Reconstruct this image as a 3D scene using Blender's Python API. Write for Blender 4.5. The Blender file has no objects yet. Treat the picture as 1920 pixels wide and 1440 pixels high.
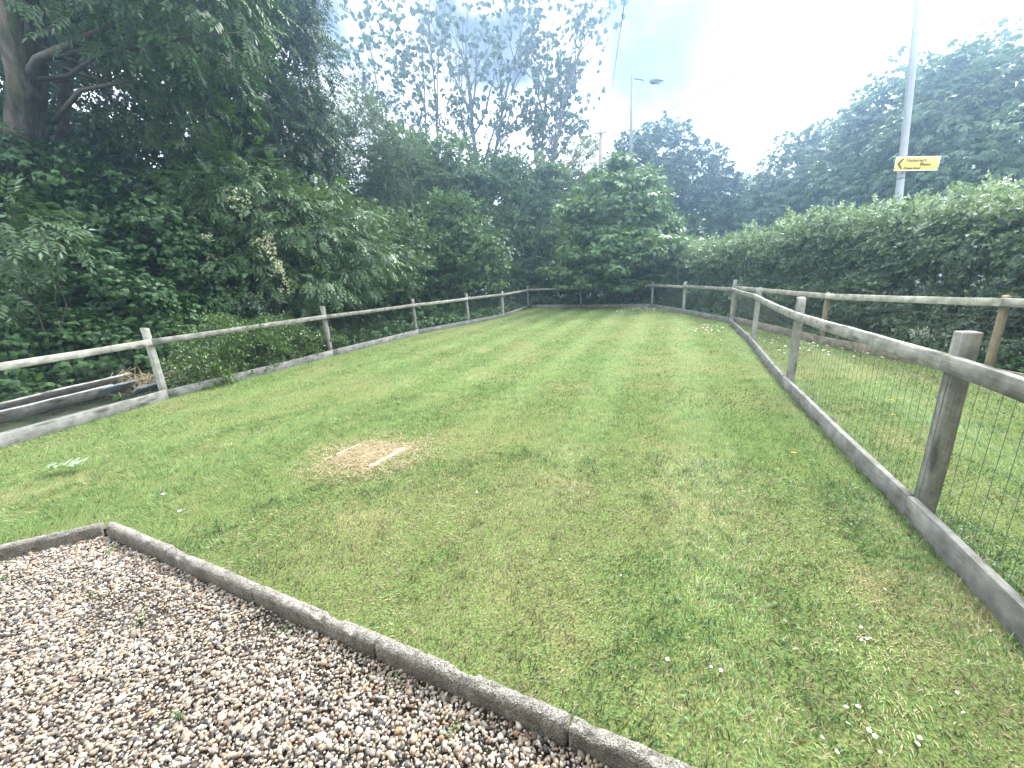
import bpy, bmesh, math, random
import numpy as np
from mathutils import Vector, Matrix

S = bpy.context.scene
COL = S.collection
rad = math.radians

# ------------------------------------------------------------------ camera
cam_d = bpy.data.cameras.new("camera")
cam_d.sensor_fit = 'HORIZONTAL'; cam_d.sensor_width = 36.0; cam_d.lens = 13.5
cam_d.clip_start = 0.05; cam_d.clip_end = 600.0
cam = bpy.data.objects.new("camera", cam_d); COL.objects.link(cam)
_th = math.atan(198/720.0); _r = math.atan(0.06)
_F = Vector((0, math.cos(_th), -math.sin(_th))); _R0 = Vector((1, 0, 0)); _U0 = Vector((0, math.sin(_th), math.cos(_th)))
_R = _R0*math.cos(_r) - _U0*math.sin(_r); _U = _R0*math.sin(_r) + _U0*math.cos(_r)
cam.matrix_world = Matrix(((_R.x, _U.x, -_F.x, 0), (_R.y, _U.y, -_F.y, 0), (_R.z, _U.z, -_F.z, 1.5), (0, 0, 0, 1)))
S.camera = cam

# ------------------------------------------------------------------ light
SUN_EL, SUN_AZ = rad(47), rad(42)          # azimuth measured clockwise from +Y
sun_dir = Vector((math.sin(SUN_AZ)*math.cos(SUN_EL), math.cos(SUN_AZ)*math.cos(SUN_EL), math.sin(SUN_EL)))
sun_d = bpy.data.lights.new("sun", 'SUN'); sun_d.energy = 1.5; sun_d.angle = rad(14); sun_d.color = (1.0, 0.97, 0.91)
sun = bpy.data.objects.new("sun", sun_d); COL.objects.link(sun)
sun.rotation_euler = (-sun_dir).to_track_quat('-Z', 'Y').to_euler(); sun.location = (8, 8, 30)

W = bpy.data.worlds.new("World"); S.world = W; W.use_nodes = True
wn, wl = W.node_tree.nodes, W.node_tree.links
wn.clear()
def N(nt, t, **kw):
    n = nt.nodes.new(t)
    for k, v in kw.items():
        if k == 'inp':
            for i, x in v.items(): n.inputs[i].default_value = x
        else: setattr(n, k, v)
    return n
wt = W.node_tree
sky = N(wt, 'ShaderNodeTexSky', sky_type='NISHITA', sun_disc=False, sun_elevation=SUN_EL, sun_rotation=SUN_AZ)
tc = N(wt, 'ShaderNodeTexCoord')
nz = N(wt, 'ShaderNodeTexNoise', inp={'Scale': 2.6, 'Detail': 5.0, 'Roughness': 0.55})
wl.new(tc.outputs['Generated'], nz.inputs['Vector'])
def blob(d, r0, r1):
    # a gap / darker cloud around a direction, its edge broken up by noise
    dist = N(wt, 'ShaderNodeVectorMath', operation='DISTANCE'); dist.inputs[1].default_value = d
    wl.new(tc.outputs['Generated'], dist.inputs[0])
    add = N(wt, 'ShaderNodeMath', operation='MULTIPLY_ADD'); wl.new(nz.outputs['Fac'], add.inputs[0])
    add.inputs[1].default_value = -0.62; wl.new(dist.outputs['Value'], add.inputs[2])
    mr = N(wt, 'ShaderNodeMapRange', interpolation_type='SMOOTHSTEP')
    mr.inputs['From Min'].default_value = r0 - 0.31; mr.inputs['From Max'].default_value = r1 - 0.31
    mr.inputs['To Min'].default_value = 1; mr.inputs['To Max'].default_value = 0
    wl.new(add.outputs[0], mr.inputs['Value'])
    return mr.outputs[0]
b1 = blob((0.345, 0.845, 0.41), 0.02, 0.42)
b2 = blob((-0.30, 0.83, 0.47), -0.04, 0.30)
nz2 = N(wt, 'ShaderNodeTexNoise', inp={'Scale': 1.7, 'Detail': 4.0})
wl.new(tc.outputs['Generated'], nz2.inputs['Vector'])
gen = N(wt, 'ShaderNodeMapRange', interpolation_type='SMOOTHSTEP', inp={'From Min': 0.62, 'From Max': 0.72})
wl.new(nz2.outputs['Fac'], gen.inputs['Value'])
mx = N(wt, 'ShaderNodeMath', operation='MAXIMUM'); wl.new(b1, mx.inputs[0]); wl.new(b2, mx.inputs[1])
mx2 = N(wt, 'ShaderNodeMath', operation='MAXIMUM'); wl.new(mx.outputs[0], mx2.inputs[0]); wl.new(gen.outputs[0], mx2.inputs[1])
# thin blue gap = sky texture seen through a grey veil; the rest bright white cloud
gap = N(wt, 'ShaderNodeMix', data_type='RGBA'); gap.inputs[0].default_value = 0.95
wl.new(sky.outputs[0], gap.inputs[6]); gap.inputs[7].default_value = (0.34, 0.43, 0.64, 1)
mix = N(wt, 'ShaderNodeMix', data_type='RGBA'); wl.new(mx2.outputs[0], mix.inputs[0])
mix.inputs[6].default_value = (9.2, 9.7, 10.2, 1); wl.new(gap.outputs[2], mix.inputs[7])
bg = N(wt, 'ShaderNodeBackground'); bg.inputs['Strength'].default_value = 0.1
wl.new(mix.outputs[2], bg.inputs[0])
wo = N(wt, 'ShaderNodeOutputWorld'); wl.new(bg.outputs[0], wo.inputs[0])

S.view_settings.view_transform = 'Standard'; S.view_settings.look = 'None'
S.view_settings.exposure = 2.5; S.view_settings.gamma = 1.0
S.view_settings.use_curve_mapping = False
S.render.engine = 'CYCLES'
S.cycles.max_bounces = 6; S.cycles.diffuse_bounces = 3; S.cycles.glossy_bounces = 2
S.cycles.transmission_bounces = 3; S.cycles.volume_bounces = 1; S.cycles.transparent_max_bounces = 4
S.cycles.use_denoising = True

rng = np.random.default_rng(7)
random.seed(7)

# ------------------------------------------------------------------ helpers
def mesh_np(name, V, T, attrs=None, mat=None, smooth=False, mats=None, midx=None):
    V = np.ascontiguousarray(V, dtype=np.float32).reshape(-1, 3); T = np.ascontiguousarray(T, dtype=np.int32).reshape(-1, 3)
    me = bpy.data.meshes.new(name)
    me.vertices.add(len(V)); me.vertices.foreach_set('co', V.ravel())
    me.loops.add(len(T)*3); me.loops.foreach_set('vertex_index', T.ravel())
    me.polygons.add(len(T)); me.polygons.foreach_set('loop_start', np.arange(0, len(T)*3, 3, dtype=np.int32))
    if smooth: me.polygons.foreach_set('use_smooth', np.ones(len(T), dtype=bool))
    for k, a in (attrs or {}).items():
        at = me.attributes.new(k, 'FLOAT', 'FACE'); at.data.foreach_set('value', np.ascontiguousarray(a, dtype=np.float32))
    if mats:
        for m in mats: me.materials.append(m)
        if midx is not None: me.polygons.foreach_set('material_index', np.asarray(midx, dtype=np.int32))
    elif mat: me.materials.append(mat)
    me.update(calc_edges=True)
    return me

def link(name, me, parent=None, loc=None, rot=None, label=None, cat=None, group=None, kind=None):
    o = bpy.data.objects.new(name, me); COL.objects.link(o)
    if parent: o.parent = parent
    if loc is not None: o.location = loc
    if rot is not None: o.rotation_euler = rot
    if label: o['label'] = label
    if cat: o['category'] = cat
    if group: o['group'] = group
    if kind: o['kind'] = kind
    return o

def thing(name, label, cat, loc=(0, 0, 0), rotz=0.0, group=None):
    return link(name, None, None, loc, (0, 0, rotz), label, cat, group)

class MB:
    """collects simple solids into one mesh"""
    def __init__(s): s.V = []; s.T = []; s.n = 0
    def add(s, v, t):
        v = np.asarray(v, float).reshape(-1, 3); t = np.asarray(t, int).reshape(-1, 3)
        s.V.append(v); s.T.append(t + s.n); s.n += len(v); return s
    def tube(s, pts, rads, sides=6, cap=True):
        pts = np.asarray(pts, float); k = len(pts)
        rads = np.broadcast_to(np.asarray(rads, float), (k,))
        tan = np.gradient(pts, axis=0); tan /= np.linalg.norm(tan, axis=1)[:, None] + 1e-9
        ref = np.array([0, 0, 1.0]) if abs(tan[0][2]) < 0.9 else np.array([1.0, 0, 0])
        u = np.cross(tan, ref); u /= np.linalg.norm(u, axis=1)[:, None] + 1e-9
        w = np.cross(tan, u)
        a = np.arange(sides)*2*np.pi/sides
        ring = pts[:, None, :] + rads[:, None, None]*(np.cos(a)[None, :, None]*u[:, None, :] + np.sin(a)[None, :, None]*w[:, None, :])
        t = []
        for i in range(k-1):
            for j in range(sides):
                p, q = i*sides+j, i*sides+(j+1) % sides
                t += [(p, p+sides, q), (q, p+sides, q+sides)]
        v = ring.reshape(-1, 3)
        if cap:
            v = np.vstack([v, pts[:1], pts[-1:]])
            c0, c1 = k*sides, k*sides+1
            for j in range(sides):
                t += [(c0, j, (j+1) % sides), (c1, (k-1)*sides+(j+1) % sides, (k-1)*sides+j)]
        return s.add(v, t)
    def mesh(s, name, mat, smooth=False):
        return mesh_np(name, np.vstack(s.V), np.vstack(s.T), None, mat, smooth)

def vnoise(x, y, seed=0):
    """2-D value noise, 0..1"""
    xi = np.floor(x).astype(np.int64); yi = np.floor(y).astype(np.int64)
    fx = x-xi; fy = y-yi; fx = fx*fx*(3-2*fx); fy = fy*fy*(3-2*fy)
    def h(a, b):
        n = (a*374761393 + b*668265263 + seed*974711) & 0xffffffff
        n = ((n ^ (n >> 13))*1274126177) & 0xffffffff
        return ((n ^ (n >> 16)) & 0xffff)/65535.0
    return (h(xi, yi)*(1-fx)+h(xi+1, yi)*fx)*(1-fy) + (h(xi, yi+1)*(1-fx)+h(xi+1, yi+1)*fx)*fy
def fbm(x, y, seed=0, oct=3):
    s = 0; a = 0.5; t = 0
    for i in range(oct):
        s = s + a*vnoise(x*2**i, y*2**i, seed+i*17); t += a; a *= 0.55
    return s/t
def sstep(a, b, x):
    t = np.clip((x-a)/(b-a), 0, 1); return t*t*(3-2*t)
def inpoly(x, y, poly):
    r = np.zeros(len(x), bool); n = len(poly)
    for i in range(n):
        x0, y0 = poly[i]; x1, y1 = poly[(i+1) % n]
        c = ((y0 > y) != (y1 > y)) & (x < (x1-x0)*(y-y0)/((y1-y0) + 1e-12) + x0)
        r ^= c
    return r
def segdist(x, y, a, b):
    ax, ay = a; bx, by = b; dx, dy = bx-ax, by-ay
    t = np.clip(((x-ax)*dx+(y-ay)*dy)/(dx*dx+dy*dy), 0, 1)
    return np.hypot(x-ax-t*dx, y-ay-t*dy)

# ------------------------------------------------------------------ materials
def new_mat(name):
    m = bpy.data.materials.new(name); m.use_nodes = True; m.node_tree.nodes.clear()
    return m, m.node_tree
def out(nt, sh, disp=None):
    o = N(nt, 'ShaderNodeOutputMaterial'); nt.links.new(sh, o.inputs[0])
def ramp(nt, stops):
    r = N(nt, 'ShaderNodeValToRGB'); e = r.color_ramp.elements
    while len(e) > 2: e.remove(e[-1])
    for i, (p, c) in enumerate(stops):
        if i < 2: e[i].position = p; el = e[i]
        else: el = e.new(p)
        el.color = (*c, 1)
    return r

def leaf_mat(name, dark, light, trans=0.25, rough=0.45, spec=0.3, tcol=None):
    m, nt = new_mat(name)
    at = N(nt, 'ShaderNodeAttribute', attribute_name='tint')
    mid = tuple((a+b)/2 for a, b in zip(dark, light))
    r = ramp(nt, [(0, dark), (1, light), (0.55, mid)])
    nt.links.new(at.outputs['Fac'], r.inputs[0])
    p = N(nt, 'ShaderNodeBsdfPrincipled', inp={'Roughness': rough, 'Specular IOR Level': spec})
    nt.links.new(r.outputs[0], p.inputs['Base Color'])
    t = N(nt, 'ShaderNodeBsdfTranslucent')
    g = N(nt, 'ShaderNodeMix', data_type='RGBA', blend_type='MULTIPLY'); g.inputs[0].default_value = 1
    nt.links.new(r.outputs[0], g.inputs[6]); g.inputs[7].default_value = (*(tcol or (1.25, 1.35, 0.6)), 1)
    nt.links.new(g.outputs[2], t.inputs[0])
    x = N(nt, 'ShaderNodeMixShader'); x.inputs[0].default_value = trans
    nt.links.new(p.outputs[0], x.inputs[1]); nt.links.new(t.outputs[0], x.inputs[2])
    out(nt, x.outputs[0]); return m

def wood_mat(name, c0, c1, axis='X', knot=(0.06, 0.055, 0.05), stain=(0.5, 0.5, 0.44)):
    m, nt = new_mat(name); L = nt.links
    tcn = N(nt, 'ShaderNodeTexCoord'); oi = N(nt, 'ShaderNodeObjectInfo')
    mp = N(nt, 'ShaderNodeMapping'); L.new(tcn.outputs['Object'], mp.inputs['Vector'])
    cb = N(nt, 'ShaderNodeCombineXYZ'); L.new(oi.outputs['Random'], cb.inputs[0]); L.new(oi.outputs['Random'], cb.inputs[1])
    sc = N(nt, 'ShaderNodeVectorMath', operation='SCALE'); sc.inputs['Scale'].default_value = 37.0; L.new(cb.outputs[0], sc.inputs[0])
    L.new(sc.outputs[0], mp.inputs['Location'])
    mp.inputs['Scale'].default_value = (2.2, 46, 46) if axis == 'X' else (46, 46, 2.2)
    n1 = N(nt, 'ShaderNodeTexNoise', inp={'Scale': 3.0, 'Detail': 6.0, 'Roughness': 0.65}); L.new(mp.outputs[0], n1.inputs['Vector'])
    r1 = ramp(nt, [(0.25, c0), (0.75, c1)]); L.new(n1.outputs['Fac'], r1.inputs[0])
    mp2 = N(nt, 'ShaderNodeMapping'); L.new(tcn.outputs['Object'], mp2.inputs['Vector']); L.new(sc.outputs[0], mp2.inputs['Location'])
    mp2.inputs['Scale'].default_value = (2.2, 9, 9) if axis == 'X' else (9, 9, 2.2)
    vo = N(nt, 'ShaderNodeTexVoronoi', inp={'Scale': 1.0}); L.new(mp2.outputs[0], vo.inputs['Vector'])
    kr = N(nt, 'ShaderNodeMapRange', inp={'From Min': 0.10, 'From Max': 0.24, 'To Min': 0.75, 'To Max': 0.0}); L.new(vo.outputs['Distance'], kr.inputs['Value'])
    k = N(nt, 'ShaderNodeMix', data_type='RGBA'); L.new(kr.outputs[0], k.inputs[0]); L.new(r1.outputs[0], k.inputs[6]); k.inputs[7].default_value = (*knot, 1)
    n2 = N(nt, 'ShaderNodeTexNoise', inp={'Scale': 8.0, 'Detail': 6.0, 'Roughness': 0.65}); L.new(tcn.outputs['Object'], n2.inputs['Vector'])
    r2 = ramp(nt, [(0.36, stain), (0.64, (1.12, 1.12, 1.1))]); L.new(n2.outputs['Fac'], r2.inputs[0])
    mu = N(nt, 'ShaderNodeMix', data_type='RGBA', blend_type='MULTIPLY'); mu.inputs[0].default_value = 0.85
    L.new(k.outputs[2], mu.inputs[6]); L.new(r2.outputs[0], mu.inputs[7])
    # each piece weathered a little differently
    hv = N(nt, 'ShaderNodeHueSaturation'); mr = N(nt, 'ShaderNodeMapRange', inp={'To Min': 0.78, 'To Max': 1.18}); L.new(oi.outputs['Random'], mr.inputs['Value'])
    L.new(mr.outputs[0], hv.inputs['Value']); L.new(mu.outputs[2], hv.inputs['Color'])
    p = N(nt, 'ShaderNodeBsdfPrincipled', inp={'Roughness': 0.85, 'Specular IOR Level': 0.2}); L.new(hv.outputs[0], p.inputs['Base Color'])
    b = N(nt, 'ShaderNodeBump', inp={'Strength': 0.5, 'Distance': 0.004}); L.new(n1.outputs['Fac'], b.inputs['Height']); L.new(b.outputs[0], p.inputs['Normal'])
    out(nt, p.outputs[0]); return m

def plain(name, col, rough=0.6, metal=0.0, var=0.15, scale=30, bump=0.0):
    m, nt = new_mat(name); L = nt.links
    tcn = N(nt, 'ShaderNodeTexCoord')
    n = N(nt, 'ShaderNodeTexNoise', inp={'Scale': scale, 'Detail': 5.0}); L.new(tcn.outputs['Object'], n.inputs['Vector'])
    r = ramp(nt, [(0.25, tuple(c*(1-var) for c in col)), (0.75, tuple(min(1, c*(1+var)) for c in col))]); L.new(n.outputs['Fac'], r.inputs[0])
    p = N(nt, 'ShaderNodeBsdfPrincipled', inp={'Roughness': rough, 'Metallic': metal}); L.new(r.outputs[0], p.inputs['Base Color'])
    if bump:
        b = N(nt, 'ShaderNodeBump', inp={'Strength': bump, 'Distance': 0.01}); L.new(n.outputs['Fac'], b.inputs['Height']); L.new(b.outputs[0], p.inputs['Normal'])
    out(nt, p.outputs[0]); return m

M_wood_x = wood_mat('weathered_wood_rail', (0.20, 0.19, 0.165), (0.40, 0.385, 0.35), 'X')
M_board_x = wood_mat('weathered_wood_board', (0.145, 0.138, 0.13), (0.29, 0.28, 0.265), 'X')
M_wood_z = wood_mat('weathered_wood_post', (0.23, 0.225, 0.205), (0.45, 0.44, 0.405), 'Z')
M_new_x = wood_mat('newer_wood_rail', (0.28, 0.26, 0.22), (0.44, 0.415, 0.36), 'X')
M_new_z = wood_mat('newer_wood_post', (0.27, 0.21, 0.13), (0.43, 0.35, 0.23), 'Z')
M_plank = wood_mat('old_plank', (0.20, 0.185, 0.18), (0.40, 0.375, 0.37), 'X')
M_wire = plain('galvanised_wire', (0.17, 0.18, 0.165), 0.5, 0.4)
def bark_mat(name, c0, c1):
    m, nt = new_mat(name); L = nt.links
    tcn = N(nt, 'ShaderNodeTexCoord'); mp = N(nt, 'ShaderNodeMapping'); mp.inputs['Scale'].default_value = (14, 14, 2.6); L.new(tcn.outputs['Object'], mp.inputs['Vector'])
    n = N(nt, 'ShaderNodeTexNoise', inp={'Scale': 1.0, 'Detail': 7.0, 'Roughness': 0.7}); L.new(mp.outputs[0], n.inputs['Vector'])
    n2 = N(nt, 'ShaderNodeTexNoise', inp={'Scale': 2.2, 'Detail': 4.0}); L.new(tcn.outputs['Object'], n2.inputs['Vector'])
    r = ramp(nt, [(0.34, c0), (0.66, c1)]); L.new(n.outputs['Fac'], r.inputs[0])
    r2 = ramp(nt, [(0.4, (0.55, 0.62, 0.45)), (0.6, (1, 1, 1))]); L.new(n2.outputs['Fac'], r2.inputs[0])
    mu = N(nt, 'ShaderNodeMix', data_type='RGBA', blend_type='MULTIPLY'); mu.inputs[0].default_value = 1; L.new(r.outputs[0], mu.inputs[6]); L.new(r2.outputs[0], mu.inputs[7])
    p = N(nt, 'ShaderNodeBsdfPrincipled', inp={'Roughness': 0.95, 'Specular IOR Level': 0.1}); L.new(mu.outputs[2], p.inputs['Base Color'])
    b = N(nt, 'ShaderNodeBump', inp={'Strength': 1.0, 'Distance': 0.05}); L.new(n.outputs['Fac'], b.inputs['Height']); L.new(b.outputs[0], p.inputs['Normal'])
    out(nt, p.outputs[0]); return m
M_bark = bark_mat('bark', (0.05, 0.043, 0.032), (0.17, 0.15, 0.115))
M_bark_d = plain('dark_bark', (0.075, 0.065, 0.05), 0.9, 0, 0.4, 9, 0.8)
M_bark_p = plain('poplar_bark', (0.075, 0.072, 0.062), 0.9, 0, 0.3, 6, 0.5)
M_steel = plain('galvanised_steel', (0.24, 0.26, 0.27), 0.5, 0.25, 0.08, 8)
M_lamp = plain('lamp_grey', (0.12, 0.13, 0.14), 0.5, 0.2, 0.1)
M_pole = plain('pole_timber', (0.22, 0.19, 0.15), 0.85, 0, 0.3, 12)
M_pgrey = plain('painted_grey_steel', (0.11, 0.12, 0.125), 0.6, 0.1, 0.1, 6)
M_lens = plain('lamp_lens', (0.5, 0.52, 0.53), 0.25, 0, 0.05)
M_cable = plain('cable', (0.03, 0.03, 0.035), 0.6)
M_yellow = plain('sign_yellow', (0.74, 0.52, 0.07), 0.5, 0, 0.06, 5)
M_black = plain('sign_black', (0.025, 0.025, 0.025), 0.6)
M_white = plain('sign_white', (0.75, 0.75, 0.72), 0.5)

# ground: dark woodland soil
def soil_mat():
    m, nt = new_mat('woodland_soil'); L = nt.links
    g = N(nt, 'ShaderNodeNewGeometry')
    n = N(nt, 'ShaderNodeTexNoise', inp={'Scale': 1.3, 'Detail': 8.0, 'Roughness': 0.7}); L.new(g.outputs['Position'], n.inputs['Vector'])
    r = ramp(nt, [(0.3, (0.025, 0.022, 0.014)), (0.7, (0.07, 0.06, 0.035)), (0.5, (0.035, 0.042, 0.018))]); L.new(n.outputs['Fac'], r.inputs[0])
    p = N(nt, 'ShaderNodeBsdfPrincipled', inp={'Roughness': 0.95}); L.new(r.outputs[0], p.inputs['Base Color'])
    b = N(nt, 'ShaderNodeBump', inp={'Strength': 0.6, 'Distance': 0.05}); L.new(n.outputs['Fac'], b.inputs['Height']); L.new(b.outputs[0], p.inputs['Normal'])
    out(nt, p.outputs[0]); return m
M_soil = soil_mat()
def turf_mat():
    m, nt = new_mat('turf_thatch'); L = nt.links
    g = N(nt, 'ShaderNodeNewGeometry')
    n = N(nt, 'ShaderNodeTexNoise', inp={'Scale': 1.1, 'Detail': 6.0, 'Roughness': 0.65}); L.new(g.outputs['Position'], n.inputs['Vector'])
    r = ramp(nt, [(0.3, (0.11, 0.165, 0.045)), (0.7, (0.22, 0.20, 0.085)), (0.52, (0.14, 0.175, 0.055))]); L.new(n.outputs['Fac'], r.inputs[0])
    n2 = N(nt, 'ShaderNodeTexNoise', inp={'Scale': 90.0, 'Detail': 4.0}); L.new(g.outputs['Position'], n2.inputs['Vector'])
    r2 = ramp(nt, [(0.35, (0.45, 0.45, 0.45)), (0.65, (1.1, 1.1, 1.1))]); L.new(n2.outputs['Fac'], r2.inputs[0])
    mu = N(nt, 'ShaderNodeMix', data_type='RGBA', blend_type='MULTIPLY'); mu.inputs[0].default_value = 1; L.new(r.outputs[0], mu.inputs[6]); L.new(r2.outputs[0], mu.inputs[7])
    p = N(nt, 'ShaderNodeBsdfPrincipled', inp={'Roughness': 0.95, 'Specular IOR Level': 0.1}); L.new(mu.outputs[2], p.inputs['Base Color'])
    b = N(nt, 'ShaderNodeBump', inp={'Strength': 0.8, 'Distance': 0.01}); L.new(n2.outputs['Fac'], b.inputs['Height']); L.new(b.outputs[0], p.inputs['Normal'])
    out(nt, p.outputs[0]); return m
M_turf = turf_mat()
def grass_mat():
    m, nt = new_mat('grass_blades'); L = nt.links
    t = N(nt, 'ShaderNodeAttribute', attribute_name='tint'); d = N(nt, 'ShaderNodeAttribute', attribute_name='dry')
    r = ramp(nt, [(0.0, (0.034, 0.080, 0.024)), (1.0, (0.30, 0.42, 0.15)), (0.5, (0.125, 0.225, 0.072))]); L.new(t.outputs['Fac'], r.inputs[0])
    rs = ramp(nt, [(0.0, (0.15, 0.105, 0.058)), (1.0, (0.50, 0.41, 0.25))]); L.new(t.outputs['Fac'], rs.inputs[0])
    k = N(nt, 'ShaderNodeMix', data_type='RGBA'); L.new(d.outputs['Fac'], k.inputs[0]); L.new(r.outputs[0], k.inputs[6]); L.new(rs.outputs[0], k.inputs[7])
    p = N(nt, 'ShaderNodeBsdfPrincipled', inp={'Roughness': 0.5, 'Specular IOR Level': 0.25}); L.new(k.outputs[2], p.inputs['Base Color'])
    tr = N(nt, 'ShaderNodeBsdfTranslucent'); L.new(k.outputs[2], tr.inputs[0])
    x = N(nt, 'ShaderNodeMixShader'); x.inputs[0].default_value = 0.3; L.new(p.outputs[0], x.inputs[1]); L.new(tr.outputs[0], x.inputs[2])
    out(nt, x.outputs[0]); return m
M_grass = grass_mat()
def pebble_mat():
    m, nt = new_mat('flint_pebbles'); L = nt.links
    t = N(nt, 'ShaderNodeAttribute', attribute_name='tint')
    r = N(nt, 'ShaderNodeValToRGB'); r.color_ramp.interpolation = 'CONSTANT'; e = r.color_ramp.elements
    cols = [(0, (.45, .375, .295)), (.16, (.35, .29, .23)), (.29, (.34, .315, .29)), (.41, (.075, .073, .078)), (.48, (.19, .182, .18)), (.55, (.52, .465, .40)),
            (.72, (.66, .63, .59)), (.84, (.38, .255, .155)), (.87, (.19, .13, .10)), (.91, (.31, .26, .23)), (.965, (.09, .07, .055))]
    for i, (p, c) in enumerate(cols):
        if i < 2: e[i].position = p; el = e[i]
        else: el = e.new(p)
        el.color = (*c, 1)
    L.new(t.outputs['Fac'], r.inputs[0])
    g = N(nt, 'ShaderNodeNewGeometry')
    n = N(nt, 'ShaderNodeTexNoise', inp={'Scale': 110.0, 'Detail': 3.0}); L.new(g.outputs['Position'], n.inputs['Vector'])
    r2 = ramp(nt, [(0.3, (0.52, 0.485, 0.44)), (0.7, (0.98, 0.93, 0.86))]); L.new(n.outputs['Fac'], r2.inputs[0])
    mu = N(nt, 'ShaderNodeMix', data_type='RGBA', blend_type='MULTIPLY'); mu.inputs[0].default_value = 1; L.new(r.outputs[0], mu.inputs[6]); L.new(r2.outputs[0], mu.inputs[7])
    p = N(nt, 'ShaderNodeBsdfPrincipled', inp={'Roughness': 0.6, 'Specular IOR Level': 0.35}); L.new(mu.outputs[2], p.inputs['Base Color'])
    out(nt, p.outputs[0]); return m
M_pebble = pebble_mat()
def concrete_mat(name, c0, c1):
    m, nt = new_mat(name); L = nt.links
    tcn = N(nt, 'ShaderNodeNewGeometry')
    n1 = N(nt, 'ShaderNodeTexNoise', inp={'Scale': 7.0, 'Detail': 6.0, 'Roughness': 0.7}); L.new(tcn.outputs['Position'], n1.inputs['Vector'])
    r1 = ramp(nt, [(0.33, c0), (0.68, c1)]); L.new(n1.outputs['Fac'], r1.inputs[0])
    v = N(nt, 'ShaderNodeTexVoronoi', inp={'Scale': 210.0}); L.new(tcn.outputs['Position'], v.inputs['Vector'])
    r2 = ramp(nt, [(0.1, (0.40, 0.38, 0.35)), (0.9, (2.0, 1.95, 1.85))]); L.new(v.outputs['Color'], r2.inputs[0])
    mu = N(nt, 'ShaderNodeMix', data_type='RGBA', blend_type='MULTIPLY'); mu.inputs[0].default_value = 0.8; L.new(r1.outputs[0], mu.inputs[6]); L.new(r2.outputs[0], mu.inputs[7])
    n3 = N(nt, 'ShaderNodeTexNoise', inp={'Scale': 16.0, 'Detail': 5.0}); L.new(tcn.outputs['Position'], n3.inputs['Vector'])
    mo = N(nt, 'ShaderNodeMapRange', inp={'From Min': 0.58, 'From Max': 0.72, 'To Max': 0.6}); L.new(n3.outputs['Fac'], mo.inputs['Value'])
    k = N(nt, 'ShaderNodeMix', data_type='RGBA'); L.new(mo.outputs[0], k.inputs[0]); L.new(mu.outputs[2], k.inputs[6]); k.inputs[7].default_value = (0.07, 0.075, 0.045, 1)
    p = N(nt, 'ShaderNodeBsdfPrincipled', inp={'Roughness': 0.9, 'Specular IOR Level': 0.2}); L.new(k.outputs[2], p.inputs['Base Color'])
    b = N(nt, 'ShaderNodeBump', inp={'Strength': 0.9, 'Distance': 0.004}); L.new(v.outputs['Distance'], b.inputs['Height']); L.new(b.outputs[0], p.inputs['Normal'])
    out(nt, p.outputs[0]); return m
M_conc = concrete_mat('old_concrete', (0.125, 0.117, 0.103), (0.27, 0.255, 0.23))
M_conc_l = concrete_mat('pale_concrete', (0.25, 0.20, 0.14), (0.38, 0.32, 0.235))
M_slab = plain('grey_slab', (0.14, 0.155, 0.175), 0.85, 0, 0.25, 14, 0.3)
M_straw = plain('dry_straw', (0.36, 0.29, 0.16), 0.9, 0, 0.3, 60, 0.5)
M_thatch = plain('dry_thatch', (0.27, 0.205, 0.12), 0.95, 0, 0.45, 70, 0.8)
M_petal = plain('daisy_petal', (0.80, 0.78, 0.78), 0.6, 0, 0.03)
M_disc = plain('daisy_disc', (0.70, 0.45, 0.05), 0.7)
M_dand = plain('dandelion_yellow', (0.75, 0.50, 0.02), 0.7)
M_blossom = leaf_mat('cream_blossom', (0.40, 0.44, 0.22), (0.80, 0.80, 0.58), 0.3, 0.6, 0.1, (1, 1, 0.8))

L_ivy = leaf_mat('ivy_leaves', (0.020, 0.050, 0.017), (0.055, 0.115, 0.032), 0.15, 0.45, 0.25)
L_ash = leaf_mat('ash_leaves', (0.030, 0.064, 0.021), (0.068, 0.128, 0.040), 0.25)
L_dark = leaf_mat('dark_tree_leaves', (0.026, 0.054, 0.027), (0.055, 0.10, 0.043), 0.2)
L_elder = leaf_mat('elder_leaves', (0.050, 0.092, 0.040), (0.105, 0.170, 0.070), 0.25, 0.4, 0.4)
L_haw = leaf_mat('hawthorn_leaves', (0.055, 0.095, 0.042), (0.120, 0.185, 0.072), 0.25)
L_haw2 = leaf_mat('bright_bush_leaves', (0.054, 0.098, 0.042), (0.115, 0.180, 0.068), 0.25)
L_grey = leaf_mat('willow_leaves', (0.075, 0.110, 0.062), (0.145, 0.190, 0.105), 0.28)
L_sall = leaf_mat('sallow_leaves', (0.095, 0.125, 0.035), (0.19, 0.215, 0.062), 0.25)
L_pop = leaf_mat('poplar_leaves', (0.042, 0.082, 0.040), (0.078, 0.135, 0.060), 0.12)
L_maple = leaf_mat('maple_leaves', (0.070, 0.125, 0.052), (0.150, 0.225, 0.090), 0.28)
L_chest = leaf_mat('chestnut_leaves', (0.050, 0.092, 0.048), (0.105, 0.170, 0.080), 0.25)
L_hedge = leaf_mat('hedge_leaves', (0.075, 0.120, 0.072), (0.185, 0.245, 0.140), 0.25)
L_pale = leaf_mat('pale_shoots', (0.11, 0.17, 0.075), (0.46, 0.52, 0.40), 0.2)
L_under = leaf_mat('undergrowth_leaves', (0.024, 0.058, 0.018), (0.062, 0.120, 0.034), 0.2, 0.5, 0.2)
L_cot = leaf_mat('shrub_leaves', (0.050, 0.095, 0.028), (0.13, 0.20, 0.055), 0.2, 0.3, 0.5)
L_clover = leaf_mat('clover_leaves', (0.060, 0.135, 0.040), (0.14, 0.25, 0.075), 0.25)
L_sprig = leaf_mat('grey_green_leaves', (0.26, 0.36, 0.24), (0.45, 0.55, 0.40), 0.2)
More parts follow.
